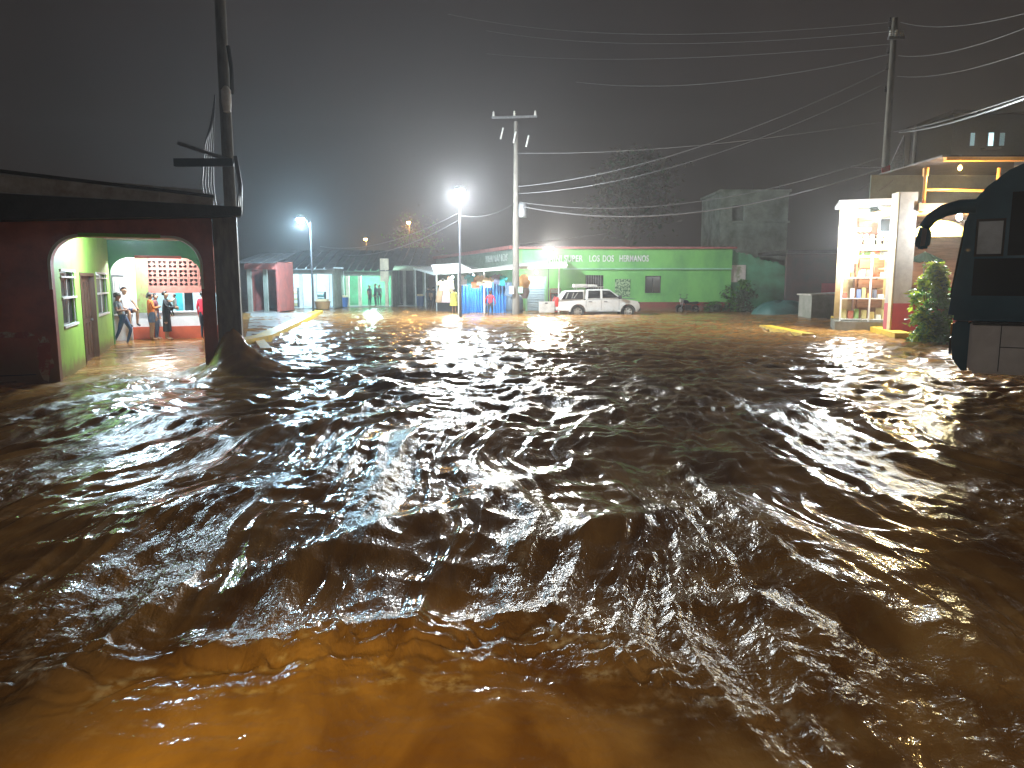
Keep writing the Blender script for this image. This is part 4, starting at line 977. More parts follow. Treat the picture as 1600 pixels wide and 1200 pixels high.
street_lamp('small orange street lamp far up the left street', XY(574, 96), 96, ZY(373, 95.5), (0, -.5), 500, ORANGE, 110, lens_r=.2)

# ================================================================== UTILITY POLES AND CABLES
def insul(mb, p, s=1.0):
    mb.lathe([(.03 * s, 0), (.07 * s, .03 * s), (.035 * s, .07 * s), (.065 * s, .1 * s), (.03 * s, .14 * s), (.05 * s, .17 * s), (.02 * s, .22 * s)], p, 8)
def util_pole(label, x, y, h, r0, r1, arms, extras=None):
    t = thing('utility_pole', label, 'utility pole', (x, y, 0), 0, 'utility poles')
    MB().tube([(0, 0, -.8), (0, 0, h * .5), (0, 0, h)], [r0, (r0 + r1) / 2, r1], 14).build('shaft', 'pole', t, True)
    for (z, l0, l1, ang) in arms:
        mt = Matrix.Translation((0, 0, z)) @ Matrix.Rotation(ang, 4, 'Z')
        a = MB().box((-l0, -.14 - r1, -.06), (l1, -.03 - r1, .06), 0, mt).build('crossarm', 'metal', t)
        for q in np.linspace(-l0 + .1, l1 - .1, 3):
            mb = MB(); insul(mb, (q, -.085 - r1, .062), 1.3); o = mb.build('insulator', 'white_metal', a, True); o.matrix_local = mt
    return t
# left pole behind the house
YL = 19.0; lp = Vector((XY(366, YL), YL, 0))
t = util_pole('tall utility pole behind the arched house with cables down its side', lp.x, lp.y, 11.5, .165, .115, [])
zz = lambda py: ZY(py, YL); ppx = YL / F
MB().tube([(.1, -.15, zz(252)), (-1.05, -.4, zz(228))], .045, 8).build('brace', 'metal', t)
MB().box((-1.25, -.26, zz(262)), (.2, -.14, zz(250))).build('crossarm', 'dark_metal', t)
mb = MB()
MB().tube([(.2, -.15, zz(75)), (.26, -.18, zz(110)), (.24, -.15, zz(150))], .05, 8).build('fuse_cutout', 'dark_metal', t, True)
MB().lathe([(.09, 0), (.12, .2), (.12, .5), (.05, .6)], (.12, -.22, zz(178)), 10).build('connector_box', 'white_metal', t, True)
for k in range(5): MB().tube([(-.2 - .03 * k, -.1, zz(150 + 10 * k)), (-.3 - .05 * k, -.15, zz(230)), (-.32 - .07 * k, -.2, zz(290)), (-.25 - .06 * k, -.25, zz(335))], .016, 6).build('down_cable', 'bright_cable' if k % 2 else 'cable', t, True)
for k in range(3): MB().tube([(.2 + .03 * k, -.12, zz(245)), (.3 + .03 * k, -.15, zz(290)), (.22 + .05 * k, -.15, zz(335))], .02, 6).build('down_cable', 'cable', t, True)
# centre pole
YC = 45.2; cpole = Vector((XY(806, YC), YC, 0))
t = util_pole('centre utility pole in front of the store corner', cpole.x, cpole.y, ZY(190, YC), .24, .12, [(ZY(184, YC), 1.4, 1.25, R(-6))])
for k in range(3):
    z = ZY(205 + 6 * k, YC); mb = MB().tube([(-.9 + .75 * k, -.3, z - .5), (-.75 + .75 * k, -.2, z + .15)], .05, 8); mb.build('fuse_cutout', 'white_metal', t, True)
MB().lathe([(.24, 0), (.27, .1), (.27, .75), (.2, .85), (.02, .88)], (.42, -.1, ZY(340, YC)), 14).build('transformer', 'metal', t, True)
boxp('meter_box', (-.4, -.42, ZY(459, YC)), (-.12, -.2, ZY(447, YC)), 'white_metal', t)
boxp('meter_box', (.14, -.4, ZY(458, YC)), (.42, -.18, ZY(448, YC)), 'store_mint', t)
# right pole behind the kiosk
YR = 34.0; rp_ = Vector((XY(1371, YR), YR, 0))
t = util_pole('tall utility pole behind the lit kiosk', rp_.x, rp_.y, ZY(28, YR), .2, .12, [(ZY(62, YR), .35, .35, 0)])
for k, py in enumerate((38, 52, 85, 110, 145)):
    mb = MB(); insul(mb, (-.26, -.1, ZY(py, YR)), 1.2); mb.build('insulator', 'dark_metal', t, True)
MB().tube([(-1.6, -.2, ZY(262, YR)), (1.6, -.2, ZY(264, YR))], .03, 6).build('service_arm', 'metal', t)
Y2 = 32.5
t = util_pole('short leaning service pole with a banner beside the kiosk', XY(1414, Y2), Y2, ZY(197, Y2), .09, .06, [])
t = thing('banner', 'red and white triangular banner hanging from the service pole', 'banner', (XY(1412, Y2), Y2 - .12, 0))
A_, B_, C_ = PT(1410, 212, Y2) - Vector((XY(1412, Y2), Y2, 0)), PT(1410, 292, Y2) - Vector((XY(1412, Y2), Y2, 0)), PT(1376, 286, Y2) - Vector((XY(1412, Y2), Y2, 0))
D_ = A_.lerp(C_, .62); E_ = B_.lerp(C_, .62)
MB().prism([A_, B_, E_, D_], (0, .02, 0)).build('white_cloth', cloth('grey white banner', (.75, .75, .75)), t)
MB().prism([D_, E_, C_ + Vector((0, 0, .1)), C_ + Vector((-.05, 0, .6))], (0, .02, 0)).build('red_cloth', cloth('red banner', (.55, .06, .07)), t)

def cable(label, a, b, sag, r=.012, m='bright_cable'):
    a, b = Vector(a), Vector(b); n = 28
    pts = [a.lerp(b, k / n) - Vector((0, 0, sag * 4 * (k / n) * (1 - k / n))) for k in range(n + 1)]
    c = (a + b) / 2; c.z = 0
    o = MB().tube(pts, r, 5).build('overhead_cable', m, None, True); tag(o, label, 'cable', 'overhead cables'); return o
RP = lambda py, dx=-.2: Vector((rp_.x + dx, rp_.y - .1, ZY(py, YR)))
CP = lambda py, dx=0.: Vector((cpole.x + dx, cpole.y - .15, ZY(py, YC)))
cable('topmost cable running left from the right pole top', RP(36), PT(700, 22, 58), .9, .011)
cable('second cable running left from the right pole top', RP(50), PT(760, 48, 58), .7, .011)
cable('third cable running left from the right pole', RP(70), PT(760, 84, 58), .5, .011)
cable('fourth cable drooping left from the right pole', RP(86), PT(900, 128, 52), .7, .014)
cable('cable from mid right pole sinking to the centre pole', RP(108), CP(292, .15), .9, .018)
cable('thin cable from the right pole to the centre pole below it', RP(130), CP(303, .15), 1.0, .016)
cable('thick bright bundle from the centre pole toward the kiosk', CP(322, .2), RP(264), 1.25, .034)
cable('thin cable just above the bright bundle at the centre pole', CP(316, .2), RP(246), 1.1, .018)
cable('faint high cable across from kiosk pole to centre pole', CP(240, .1), RP(190), .4, .014)
cable('cable leaving the right pole top toward upper right', RP(36, .2), PT(1640, 10, 18), .3, .012)
cable('second cable leaving the right pole toward upper right', RP(88, .2), PT(1660, 20, 16), .3, .012)
cable('third cable leaving the right pole toward upper right', RP(120, .2), PT(1660, 60, 18), .3, .012)
cable('heavy dark cable crossing above the bus', PT(1405, 207, 32.2), PT(1660, 132, 13), .15, .03, 'cable')
cable('bright cable beside the heavy dark one above the bus', PT(1396, 206, 32.2), PT(1690, 118, 13), .12, .014)
cable('service cable from the kiosk pole to the kiosk roof', RP(250, .2), PT(1335, 300, 30), .2, .016)
cable('service cable from the short pole to the restaurant corner', PT(1414, 262, 32.4), PT(1370, 300, 30.5), .1, .014)
cable('upper cable from the main street lamp to the far left shops', Vector((sx_, sy_, ZY(332, 42))), PT(500, 385, 62), .8, .02)
cable('lower cable from the main street lamp to the far left shops', Vector((sx_, sy_, ZY(343, 42))), PT(520, 396, 62), .8, .02)
cable('cable from the main street lamp to the centre pole', Vector((sx_, sy_, ZY(336, 42))), CP(318, -.1), .35, .016)

# ================================================================== PORCH LAMP BESIDE THE PHOTOGRAPHER
t = thing('porch_lamp', 'warm porch lamp on a wooden post beside the camera', 'lamp', (-2.0, -.6, 0))
MB().tube([(0, 0, -.7), (0, 0, 3.3)], .06, 8).build('post', 'bark', t)
MB().tube([(0, 0, 3.2), (.5, .35, 3.25)], .03, 8).build('arm', 'dark_metal', t)
mt = Matrix.Translation((.5, .35, 3.2))
MB().lathe([(.04, .1), (.09, .04), (.2, -.1), (.21, -.11)], n=16, mtx=mt).build('shade', 'dark_metal', t, True)
MB().lathe([(.03, .0), (.06, -.05), (.05, -.1), (.01, -.13)], n=12, mtx=mt).build('bulb', emis('warm bulb glow', (1, .6, .2), 20), t, True)
spot_light('lamp_light', (.5, .35, 3.04), (1.05, 2.65, 0), 620, (1, .7, .07), .06, 46, t, .9)

t = thing('porch_floodlight', 'small white floodlight on a post behind the camera', 'lamp', (1.6, -2.2, 0))
MB().tube([(0, 0, -.7), (0, 0, 3.7)], .06, 8).build('post', 'bark', t)
MB().box((-.14, -.08, 3.55), (.14, .06, 3.75)).build('housing', 'lamp_case', t, bevel=.02)
MB().box((-.12, .062, 3.57), (.12, .075, 3.73)).build('lens', emis('porch floodlight glow', (1, .9, .75), 25), t)
spot_light('lamp_light', (0, .2, 3.65), (-1, 14, 3.2), 330, (1, .95, .9), .12, 125, t, .7)

# ================================================================== PICKUP
def wheel(parent, x, y, z, r, w_, side, name='wheel', spokes=6):
    mt = Matrix.Translation((x, y, z)) @ Matrix.Rotation(R(90), 4, 'X')
    wv = MB().lathe([(r * .62, -w_ / 2), (r * .93, -w_ / 2), (r, -w_ / 2 + .04), (r, w_ / 2 - .04), (r * .93, w_ / 2), (r * .62, w_ / 2), (r * .6, 0)], n=28, mtx=mt, cap=False).build(name, 'black', parent, True)
    rim = MB().lathe([(r * .64, -w_ / 2 + .03), (r * .66, w_ / 2 - .01), (r * .58, w_ / 2 - .01), (r * .52, w_ / 2 - .06)], n=24, mtx=mt, cap=False)
    for k in range(spokes):
        a = 2 * math.pi * k / spokes; ms = mt @ Matrix.Rotation(a, 4, 'Z')
        rim.hexa([(.04, -.05, w_ / 2 - .05), (r * .6, -.035, w_ / 2 - .05), (r * .6, .035, w_ / 2 - .05), (.04, .05, w_ / 2 - .05), (.04, -.045, w_ / 2 + .0), (r * .6, -.03, w_ / 2 - .015), (r * .6, .03, w_ / 2 - .015), (.04, .045, w_ / 2)], 0, ms)
    rim.lathe([(.07, w_ / 2 - .06), (.065, w_ / 2 + .02), (.02, w_ / 2 + .025)], n=12, mtx=mt)
    rim.build('rim', 'rim', wv)
    return wv
def pickup():
    Yc = 45.6
    t = thing('pickup_truck', 'silver double cab pickup with covered bed standing in the flood', 'pickup', (XY(867, 44.7), Yc, -.2), R(2))
    W2 = .88; wr, wf = 1.38, 4.42
    def arch(cx, r=.47, cz=.4, n=10): return [(cx + r * math.cos(a), cz + r * math.sin(a)) for a in [math.pi * (1 - k / n) for k in range(n + 1)]]
    prof = [(.04, .48), (wr - .5, .44)] + arch(wr) + [(wr + .5, .4), (wf - .5, .4)] + arch(wf) + [(wf + .5, .44), (5.05, .46), (5.14, .62), (5.1, .9), (4.98, 1.03), (4.15, 1.16), (3.9, 1.16), (1.8, 1.1), (0, 1.0)]
    b = MB().prism([(x, -W2, z) for x, z in prof], (0, 2 * W2, 0)).build('body', 'truck', t, bevel=.035)
    b.data.polygons.foreach_set('use_smooth', [False] * len(b.data.polygons))
    # cab
    def sidey(z): return -(W2 - .03) + (z - 1.1) * .2
    cab_b, cab_t, zt = (1.8, 4.12), (1.9, 3.2), 1.76
    yb, yt = -sidey(1.1), -sidey(zt)
    MB().hexa([(1.8, -yb, 1.1), (4.12, -yb, 1.15), (4.12, yb, 1.15), (1.8, yb, 1.1), (1.88, -yt, zt - .02), (3.25, -yt, zt), (3.25, yt, zt), (1.88, yt, zt - .02)]).build('cab', 'truck', t, bevel=.06)
    def pane(name, pts, m='auto_glass', par=t, off=.012):
        o = MB()
        for s in (1, -1):
            if s == 1 or name in ('side_window', 'shell_window'):
                o = MB().prism([(x, s * (sidey(z) - off), z) for x, z in pts], (0, s * .02, 0)).build(name, m, par)
    pane('side_window', [(1.98, 1.2), (2.72, 1.21), (2.72, 1.66), (2.02, 1.66)])
    pane('side_window', [(2.86, 1.21), (3.86, 1.23), (3.3, 1.66), (2.86, 1.67)])
    MB().hexa([(4.06, -.7, 1.2), (4.06, .7, 1.2), (4.04, .7, 1.18), (4.04, -.7, 1.18), (3.36, -.62, 1.7), (3.36, .62, 1.7), (3.3, .62, 1.69), (3.3, -.62, 1.69)]).build('windscreen', 'auto_glass', t)
    MB().box((4.14, -.8, 1.17), (4.9, .8, 1.18)).build('bonnet_panel', 'truck_dark', t)
    # bed shell
    s = MB().hexa([(.04, -yb, 1.01), (1.79, -yb, 1.1), (1.79, yb, 1.1), (.04, yb, 1.01), (.6, -yt - .02, 1.66), (1.79, -yt - .02, 1.72), (1.79, yt + .02, 1.72), (.6, yt + .02, 1.66)]).build('bed_shell', 'truck', t, bevel=.05)
    pane('shell_window', [(.36, 1.12), (1.68, 1.16), (1.68, 1.6), (.66, 1.58)], 'auto_glass', s, .03)
    for x0, x1 in ((.62, .78), (.98, 1.1), (1.1, 1.35)):
        MB().prism([(x0, sidey(1.3) - .06, 1.2), (x0 + .05, sidey(1.3) - .06, 1.2), (x1 + .05, sidey(1.5) - .06, 1.54), (x1, sidey(1.5) - .06, 1.54)], (0, .012, 0)).build('decal_stripe', 'rim', s)
    # doors: seams, handles
    for x in (1.86, 2.78, 3.86): MB().box((x, -W2 - .006, .5), (x + .015, -W2 - .001, 1.1)).build('door_seam', 'truck_dark', t)
    for x in (2.02, 2.95): boxp('door_handle', (x, -W2 - .035, .98), (x + .2, -W2 - .004, 1.02), 'truck_dark', t)
    for sd in (-1, 1):
        boxp('mirror', (3.78, sd * (W2 + .2) - .1, 1.16), (3.98, sd * (W2 + .2) + .1, 1.38), 'truck_dark', t, .03)
        boxp('side_step', (1.95, min(sd * (W2 - .02), sd * (W2 + .12)), .36), (3.85, max(sd * (W2 - .02), sd * (W2 + .12)), .41), 'truck_dark', t)
        tl = MB().prism([(.0, sd * (W2 - .1), .7), (-.03, sd * (W2 - .1), 1.02), (.1, sd * (W2 - .1), 1.3), (.2, sd * (W2 - .1), 1.25), (.18, sd * (W2 - .1), .7)], (0, sd * .115, 0)).build('tail_lamp', 'tail', t)
        boxp('headlamp', (4.88, min(sd * .5, sd * (W2 - .02)) - .004, .84), (5.13, max(sd * .5, sd * (W2 - .02)) + .008, .99), 'glass', t, .03)
        for wx in (wr, wf):
            fl = MB(); n = 14
            for k in range(n):
                a, c = math.pi * k / n, math.pi * (k + 1) / n
                y0, y1 = sorted((sd * (W2 - .01), sd * (W2 + .05)))
                P = lambda q, r_: (wx + r_ * math.cos(q), .4 + r_ * math.sin(q))
                i0, i1, o0, o1 = P(a, .46), P(c, .46), P(a, .56), P(c, .56)
                fl.hexa([(i0[0], y0, i0[1]), (o0[0], y0, o0[1]), (o0[0], y1, o0[1]), (i0[0], y1, i0[1]), (i1[0], y0, i1[1]), (o1[0], y0, o1[1]), (o1[0], y1, o1[1]), (i1[0], y1, i1[1])])
            fl.build('wheel_flare', 'truck', t)
            if sd < 0: wheel(t, wx, -W2 + .16, .39, .39, .26, -1)
            else: wheel(t, wx, W2 - .16, .39, .39, .26, 1)
    boxp('front_bumper', (4.98, -.84, .42), (5.2, .84, .66), 'truck_dark', t, .04)
    boxp('grille', (5.1, -.5, .7), (5.155, .5, .95), 'truck_dark', t)
    boxp('rear_bumper', (-.12, -.84, .4), (.04, .84, .56), 'truck_dark', t, .03)
    # tailgate swung open to the side
    g = MB().box((-.98, -W2 - .02, .34), (-.04, -W2 + .06, 1.02)).build('tailgate', mat('dusty silver tailgate', (.5, .49, .46), .4), t, bevel=.02)
    boxp('handle', (-.62, -W2 - .04, .88), (-.46, -W2 - .018, .95), 'black', g)
    # roof rack with load
    rk = MB()
    for y in (-.55, .55): rk.tube([(1.1, y, 1.86), (3.0, y, 1.88)], .025, 6)
    for x in (1.25, 1.75, 2.3, 2.85): rk.tube([(x, -.55, 1.87), (x, .55, 1.87)], .02, 6)
    for x in (1.3, 2.8):
        for y in (-.55, .55): rk.tube([(x, y, 1.7), (x, y, 1.87)], .02, 6)
    rk.build('roof_rack', 'rim', t)
    random.seed(2)
    ld = MB()
    for k in range(5): ld.box((1.15 + k * .3, -.5 + .1 * (k % 3), 1.895), (1.15 + k * .3 + random.uniform(.3, .8) * (1 if k < 3 else .4), .3, 1.93 + random.uniform(.02, .12)))
    ld.build('roof_load', mat('pale lumber', (.55, .54, .5), .6), t)
pickup()

# ================================================================== MOTORCYCLE
def motorcycle():
    p = Vector((XY(1076, 48.6), 48.6, 0))
    t = thing('motorcycle', 'dark motorcycle parked against the green wall', 'motorcycle', (p.x, p.y, -.12), R(205))
    for x in (-.62, .64):
        w_ = wheel(t, x, 0, .3, .3, .11, 1, spokes=8)
    MB().tube([(.64, -.09, .3), (.46, -.08, .8), (.4, -.07, .98)], .028, 8).tube([(.64, .09, .3), (.46, .08, .8), (.4, .07, .98)], .028, 8).build('fork', 'metal', t)
    MB().tube([(.36, -.38, 1.08), (.4, -.2, 1.02), (.42, 0, 1.0), (.4, .2, 1.02), (.36, .38, 1.08)], .02, 8).build('handlebar', 'dark_metal', t)
    for s in (-1, 1):
        MB().tube([(.38, s * .28, 1.05), (.36, s * .34, 1.25)], .01, 5).lathe([(.02, -.01), (.08, 0), (.08, .02), (.02, .03)], (.36, s * .36, 1.27), 10).build('mirror', 'dark_metal', t)
    MB().lathe([(.02, -.14), (.1, -.08), (.13, .05), (.12, .08)], n=14, mtx=Matrix.Translation((.56, 0, .9)) @ Matrix.Rotation(R(90), 4, 'Y')).build('headlamp', 'rim', t, True)
    MB().hexa([(-.05, -.1, .68), (.34, -.13, .72), (.34, .13, .72), (-.05, .1, .68), (-.02, -.09, .88), (.3, -.12, .96), (.3, .12, .96), (-.02, .09, .88)]).build('tank', mat('dark blue paint', (.02, .03, .06), .25), t, bevel=.04)
    MB().hexa([(-.8, -.1, .68), (-.04, -.12, .68), (-.04, .12, .68), (-.8, .1, .68), (-.82, -.09, .83), (-.04, -.11, .78), (-.04, .11, .78), (-.82, .09, .83)]).build('seat', 'black', t, bevel=.03)
    MB().box((-.2, -.14, .25), (.22, .14, .62)).build('engine', 'dark_metal', t, bevel=.04)
    MB().tube([(.15, .15, .3), (-.3, .2, .26), (-.75, .2, .34)], [.03, .045, .05], 8).build('exhaust', 'metal', t, True)
    MB().tube([(.38, 0, .85), (.1, 0, .6), (-.2, 0, .6), (-.62, 0, .32)], .03, 6).tube([(-.2, 0, .6), (-.8, 0, .7)], .025, 6).build('frame', 'dark_metal', t)
    MB().hexa([(-.98, -.08, .6), (-.76, -.09, .6), (-.76, .09, .6), (-.98, .08, .6), (-.96, -.07, .68), (-.76, -.08, .7), (-.76, .08, .7), (-.96, .07, .68)]).build('tail_lamp', 'tail', t)
    m = MB(); n = 8
    for k in range(n):
        a, b = R(20 + 130 * k / n), R(20 + 130 * (k + 1) / n)
        m.hexa([(.64 + .34 * math.cos(a), -.07, .3 + .34 * math.sin(a)), (.64 + .34 * math.cos(b), -.07, .3 + .34 * math.sin(b)), (.64 + .34 * math.cos(b), .07, .3 + .34 * math.sin(b)), (.64 + .34 * math.cos(a), .07, .3 + .34 * math.sin(a)),
                (.64 + .36 * math.cos(a), -.07, .3 + .36 * math.sin(a)), (.64 + .36 * math.cos(b), -.07, .3 + .36 * math.sin(b)), (.64 + .36 * math.cos(b), .07, .3 + .36 * math.sin(b)), (.64 + .36 * math.cos(a), .07, .3 + .36 * math.sin(a))])
    m.build('mudguard', 'dark_metal', t)
motorcycle()

# ================================================================== BUS
def bus():
    Yb = 12.5; fx = G(1500, 585, .45)
    o = PT(1503, 582, Yb)
    ang = math.atan2(-.55, .835)
    t = thing('coach_bus', 'dark teal coach with grey skirt and drooping mirror arm', 'bus', (o.x, o.y, 0), ang)
    # local x runs back along the near side, local y across to the far side; profile from the silhouette
    sc_ = Yb / F
    dx_, dy_ = math.cos(ang), math.sin(ang)
    def Xp(px):
        k = ray(px, 440); k = k.x / k.y; return (k * o.y - o.x) / (dx_ - k * dy_)
    def Zp(py, px=1530): return ZY(py, o.y + dy_ * Xp(px), px)
    def pr(px, py): return (Xp(px), Zp(py, px))
    zb = o.z
    P = [(0.02, zb), (-.16, zb + .22), (-.2, zb + .55)] + [pr(*q) for q in ((1484, 500), (1487, 470), (1492, 430), (1498, 385), (1502, 340), (1512, 312), (1530, 290), (1562, 264), (1605, 243))]
    zr = P[-1][1]
    L = 10.6
    # the waistline splits skirt and body
    zs = HCAM + (440 - 501) * sc_
    body = [p for p in P if p[1] > zs]
    body = [(-.19, zs)] + body + [(1.8, zr + .1), (L, zr + .12), (L, zs)]
    MB().prism([(x, 0, z) for x, z in body], (0, 2.5, 0)).build('body', 'bus', t, bevel=.09)
    MB().prism([(x, .03, z) for x, z in [(.12, zb), (.06, zb + .12), (.06, zs - .012), (L, zs - .012), (L, zb)]], (0, 2.44, 0)).build('skirt', 'bus_skirt', t, bevel=.03)
    nose = [(0.06, zb + .01), (0.0, zb), (-.16, zb + .22), (-.2, zb + .55), (-.19, zs - .012), (.06, zs - .012)]
    MB().prism([(x, .0, z) for x, z in nose], (0, 2.5, 0)).build('front_bumper', 'bus', t, bevel=.05)
    # skirt panel seams
    boxp('skirt_seam', (.5, .015, Zp(541) - .006), (L, .028, Zp(541) + .006), 'black', t)
    for x in (.5, 1.9, 3.9, 5.4, 6.9): boxp('skirt_seam', (x, .016, zb + .05), (x + .012, .029, zs - .03), 'black', t)
    boxp('waist_rail', (.1, -.02, zs - .06), (L, .0, zs - .01), 'black', t)
    # windows
    boxp('quarter_window', (Xp(1522), -.012, Zp(397)), (Xp(1560), -.002, Zp(346)), 'bus_pale', t)
    boxp('quarter_window_frame', (Xp(1518), -.008, Zp(401)), (Xp(1564), -.001, Zp(342)), 'black', t)
    x = Xp(1570)
    for k in range(6):
        w_ = 1.35; boxp('window', (x, -.012, Zp(400)), (x + w_, -.002, Zp(302)), 'bus_glass', t); x += w_ + .09
    boxp('lower_glass_band', (.04, -.006, Zp(462)), (L, -.001, Zp(404)), 'bus_glass', t)
    # windscreen wrapped round the nose
    MB().prism([(pr(1486.5, 470)[0] - .02, .15, Zp(466)), (pr(1501.5, 342)[0] - .02, .15, Zp(342)), (pr(1501.5, 342)[0] + .03, .15, Zp(342)), (pr(1486.5, 470)[0] + .03, .15, Zp(466))], (0, 2.2, 0)).build('windscreen', 'bus_glass', t)
    boxp('side_marker', (-.225, .1, Zp(524)), (-.19, .5, Zp(508)), 'amber', t)
    for y in (.2, 1.9): boxp('headlamp', (-.235, y, Zp(556)), (-.19, y + .4, Zp(530)), 'glass', t)
    # mirror arm and mirror
    arm = [(1515, 321), (1490, 322), (1466, 328), (1447, 340), (1436, 356)]
    MB().tube([(Xp(px), .12, Zp(py, px)) for px, py in arm], [.12, .12, .11, .1, .09], 10).build('mirror_arm', 'bus', t, True)
    mp = [(1431, 352), (1443, 352), (1449, 362), (1447, 386), (1440, 390), (1427, 388), (1424, 380)]
    mr = MB().prism([(Xp(px), .02, Zp(py, px)) for px, py in mp], (0, .22, 0)).build('mirror', 'bus', t, bevel=.03)
    mg = [(1435, 356), (1443, 358), (1441, 384), (1433, 385)]
    MB().prism([(Xp(px), .01, Zp(py, px)) for px, py in mg], (0, .012, 0)).build('mirror_glass', mat('mirror silver', (.7, .7, .72), .08, metal=1.0), mr)
    for wx in (2.7, 8.2):
        wheel(t, wx, .2, .32, .48, .3, -1, spokes=8); wheel(t, wx, 2.3, .32, .48, .3, 1, spokes=8)
    boxp('roof_pod', (.9, .3, zr + .08), (3.2, 2.2, zr + .26), 'bus', t, .06)
    boxp('roof_marker', (Xp(1568), .3, Zp(258)), (Xp(1590), .6, Zp(258) + .06), 'rim', t)
bus()

# ================================================================== PEOPLE
def person(label, loc, rotz, height=1.65, shirt=(.3, .3, .3), legs=(.03, .03, .05), shorts=False, sleeves='long', skin='skin', pose=None, hair='short', hairc='hair', wide=1.0, cap=None, dress=None, shoes=None, headturn=0, pot=None):
    s = height / 1.65
    J = dict(pelvis=(0, 0, .93), spine=(0, .0, 1.1), chest=(0, .0, 1.27), neck=(0, .01, 1.42), jaw=(0, -.015, 1.48), head=(0, -.005, 1.565), crown=(0, .0, 1.62))
    for sd, n in ((-1, 'l'), (1, 'r')):
        J.update({n + 'sh': (sd * .165, .01, 1.36), n + 'el': (sd * .225, .03, 1.1), n + 'wr': (sd * .225, -.05, .87), n + 'hand': (sd * .222, -.075, .79),
                  n + 'hip': (sd * .085, 0, .87), n + 'th': (sd * .1, -.005, .68), n + 'kn': (sd * .1, -.01, .5), n + 'an': (sd * .1, .03, .09), n + 'toe': (sd * .12, -.14, .03)})
    rad = dict(pelvis=.125, spine=.115, chest=.13, neck=.052, jaw=.066, head=.092, crown=.06)
    for n in 'lr': rad.update({n + 'sh': .062, n + 'el': .044, n + 'wr': .03, n + 'hand': .034, n + 'hip': .09, n + 'th': .082, n + 'kn': .056, n + 'an': .036, n + 'toe': .034})
    if pose: J.update(pose)
    # fingers and face details
    hd = Vector(J['head']); Rz = Matrix.Rotation(headturn, 3, 'Z')
    bones = [('pelvis', 'spine'), ('spine', 'chest'), ('chest', 'neck'), ('neck', 'jaw'), ('jaw', 'head'), ('head', 'crown')]
    for n in 'lr': bones += [('chest', n + 'sh'), (n + 'sh', n + 'el'), (n + 'el', n + 'wr'), (n + 'wr', n + 'hand'), ('pelvis', n + 'hip'), (n + 'hip', n + 'th'), (n + 'th', n + 'kn'), (n + 'kn', n + 'an'), (n + 'an', n + 'toe')]
    J['nose'] = tuple(hd + Rz @ Vector((0, -.115, -.02))); rad['nose'] = .014; bones.append(('head', 'nose'))
    for n, sd in (('l', -1), ('r', 1)):
        J[n + 'ear'] = tuple(hd + Rz @ Vector((sd * .096, .01, -.01))); rad[n + 'ear'] = .016; bones.append(('head', n + 'ear'))
        hv = (Vector(J[n + 'hand']) - Vector(J[n + 'wr'])).normalized(); sv = hv.cross(Vector((sd, 0.2, .1))).normalized()
        for k in range(4):
            q = Vector(J[n + 'hand']) + sv * (k - 1.5) * .018; ln = (.055, .068, .064, .05)[k]
            J[n + 'f%d' % k] = tuple(q + hv * ln * .6); J[n + 'g%d' % k] = tuple(q + hv * ln + Vector((-sd * .02, -.01, 0)))
            rad[n + 'f%d' % k] = .0095; rad[n + 'g%d' % k] = .008; bones += [(n + 'hand', n + 'f%d' % k), (n + 'f%d' % k, n + 'g%d' % k)]
        J[n + 'thumb'] = tuple(Vector(J[n + 'wr']).lerp(Vector(J[n + 'hand']), .6) - sv * .05 + hv * .025); rad[n + 'thumb'] = .01; bones.append((n + 'hand', n + 'thumb'))
    names = list(J); ix = {n: i for i, n in enumerate(names)}
    me = bpy.data.meshes.new('person'); me.from_pydata([Vector(J[n]) * s for n in names], [(ix[a], ix[b]) for a, b in bones], [])
    ob = bpy.data.objects.new('person_skeleton', me); C.objects.link(ob)
    ob.modifiers.new('skin', 'SKIN'); sd_ = ob.modifiers.new('sub', 'SUBSURF'); sd_.levels = 1; sd_.render_levels = 1
    sv_ = me.skin_vertices[0].data
    for n in names:
        r = rad[n] * s; wx = wide if n in ('pelvis', 'spine', 'chest', 'lhip', 'rhip', 'lth', 'rth') else 1
        sv_[ix[n]].radius = (r * wx * (1.12 if n in ('chest', 'pelvis', 'spine') else 1), r * wx * (.85 if n in ('chest', 'pelvis', 'spine') else 1)); sv_[ix[n]].use_root = (n == 'pelvis')
    bpy.context.view_layer.update()
    out = bpy.data.meshes.new_from_object(ob.evaluated_get(bpy.context.evaluated_depsgraph_get()))
    bpy.data.objects.remove(ob)
    t = thing('person', label, 'person', loc, rotz)
    mk = lambda c, n: c if isinstance(c, str) else cloth(n, c)
    mats = [M[skin], cloth('shirt', shirt), cloth('trousers', legs), cloth('shoes', shoes) if shoes else M[skin], M['hair']]
    for m_ in mats: out.materials.append(m_)
    seg = []
    for a, b in bones:
        mi = 0
        if a in ('pelvis',) and b == 'spine': mi = 1
        if a in ('spine',) or (a == 'chest'): mi = 1
        if b == 'neck': mi = 1
        if a == 'chest' and b.endswith('sh'): mi = 1
        if a[1:] == 'sh': mi = 1 if sleeves != 'none' else 0
        if a[1:] == 'el' and sleeves == 'long': mi = 1
        if b[1:] in ('hip', 'th') and a != 'chest': mi = 2
        if a[1:] == 'th': mi = 2
        if a[1:] == 'kn': mi = 0 if shorts else 2
        if a[1:] == 'an': mi = 3
        seg.append((Vector(J[a]) * s, Vector(J[b]) * s, mi))
    if shorts:
        for n in 'lr': seg.append((Vector(J[n + 'th']).lerp(Vector(J[n + 'kn']), .35) * s, Vector(J[n + 'kn']) * s, 0))
    if sleeves == 'short':
        for n in 'lr': seg.append((Vector(J[n + 'sh']).lerp(Vector(J[n + 'el']), .6) * s, Vector(J[n + 'el']) * s, 0))
    seg2 = [(np.array(a), np.array(b), m_) for a, b, m_ in seg]
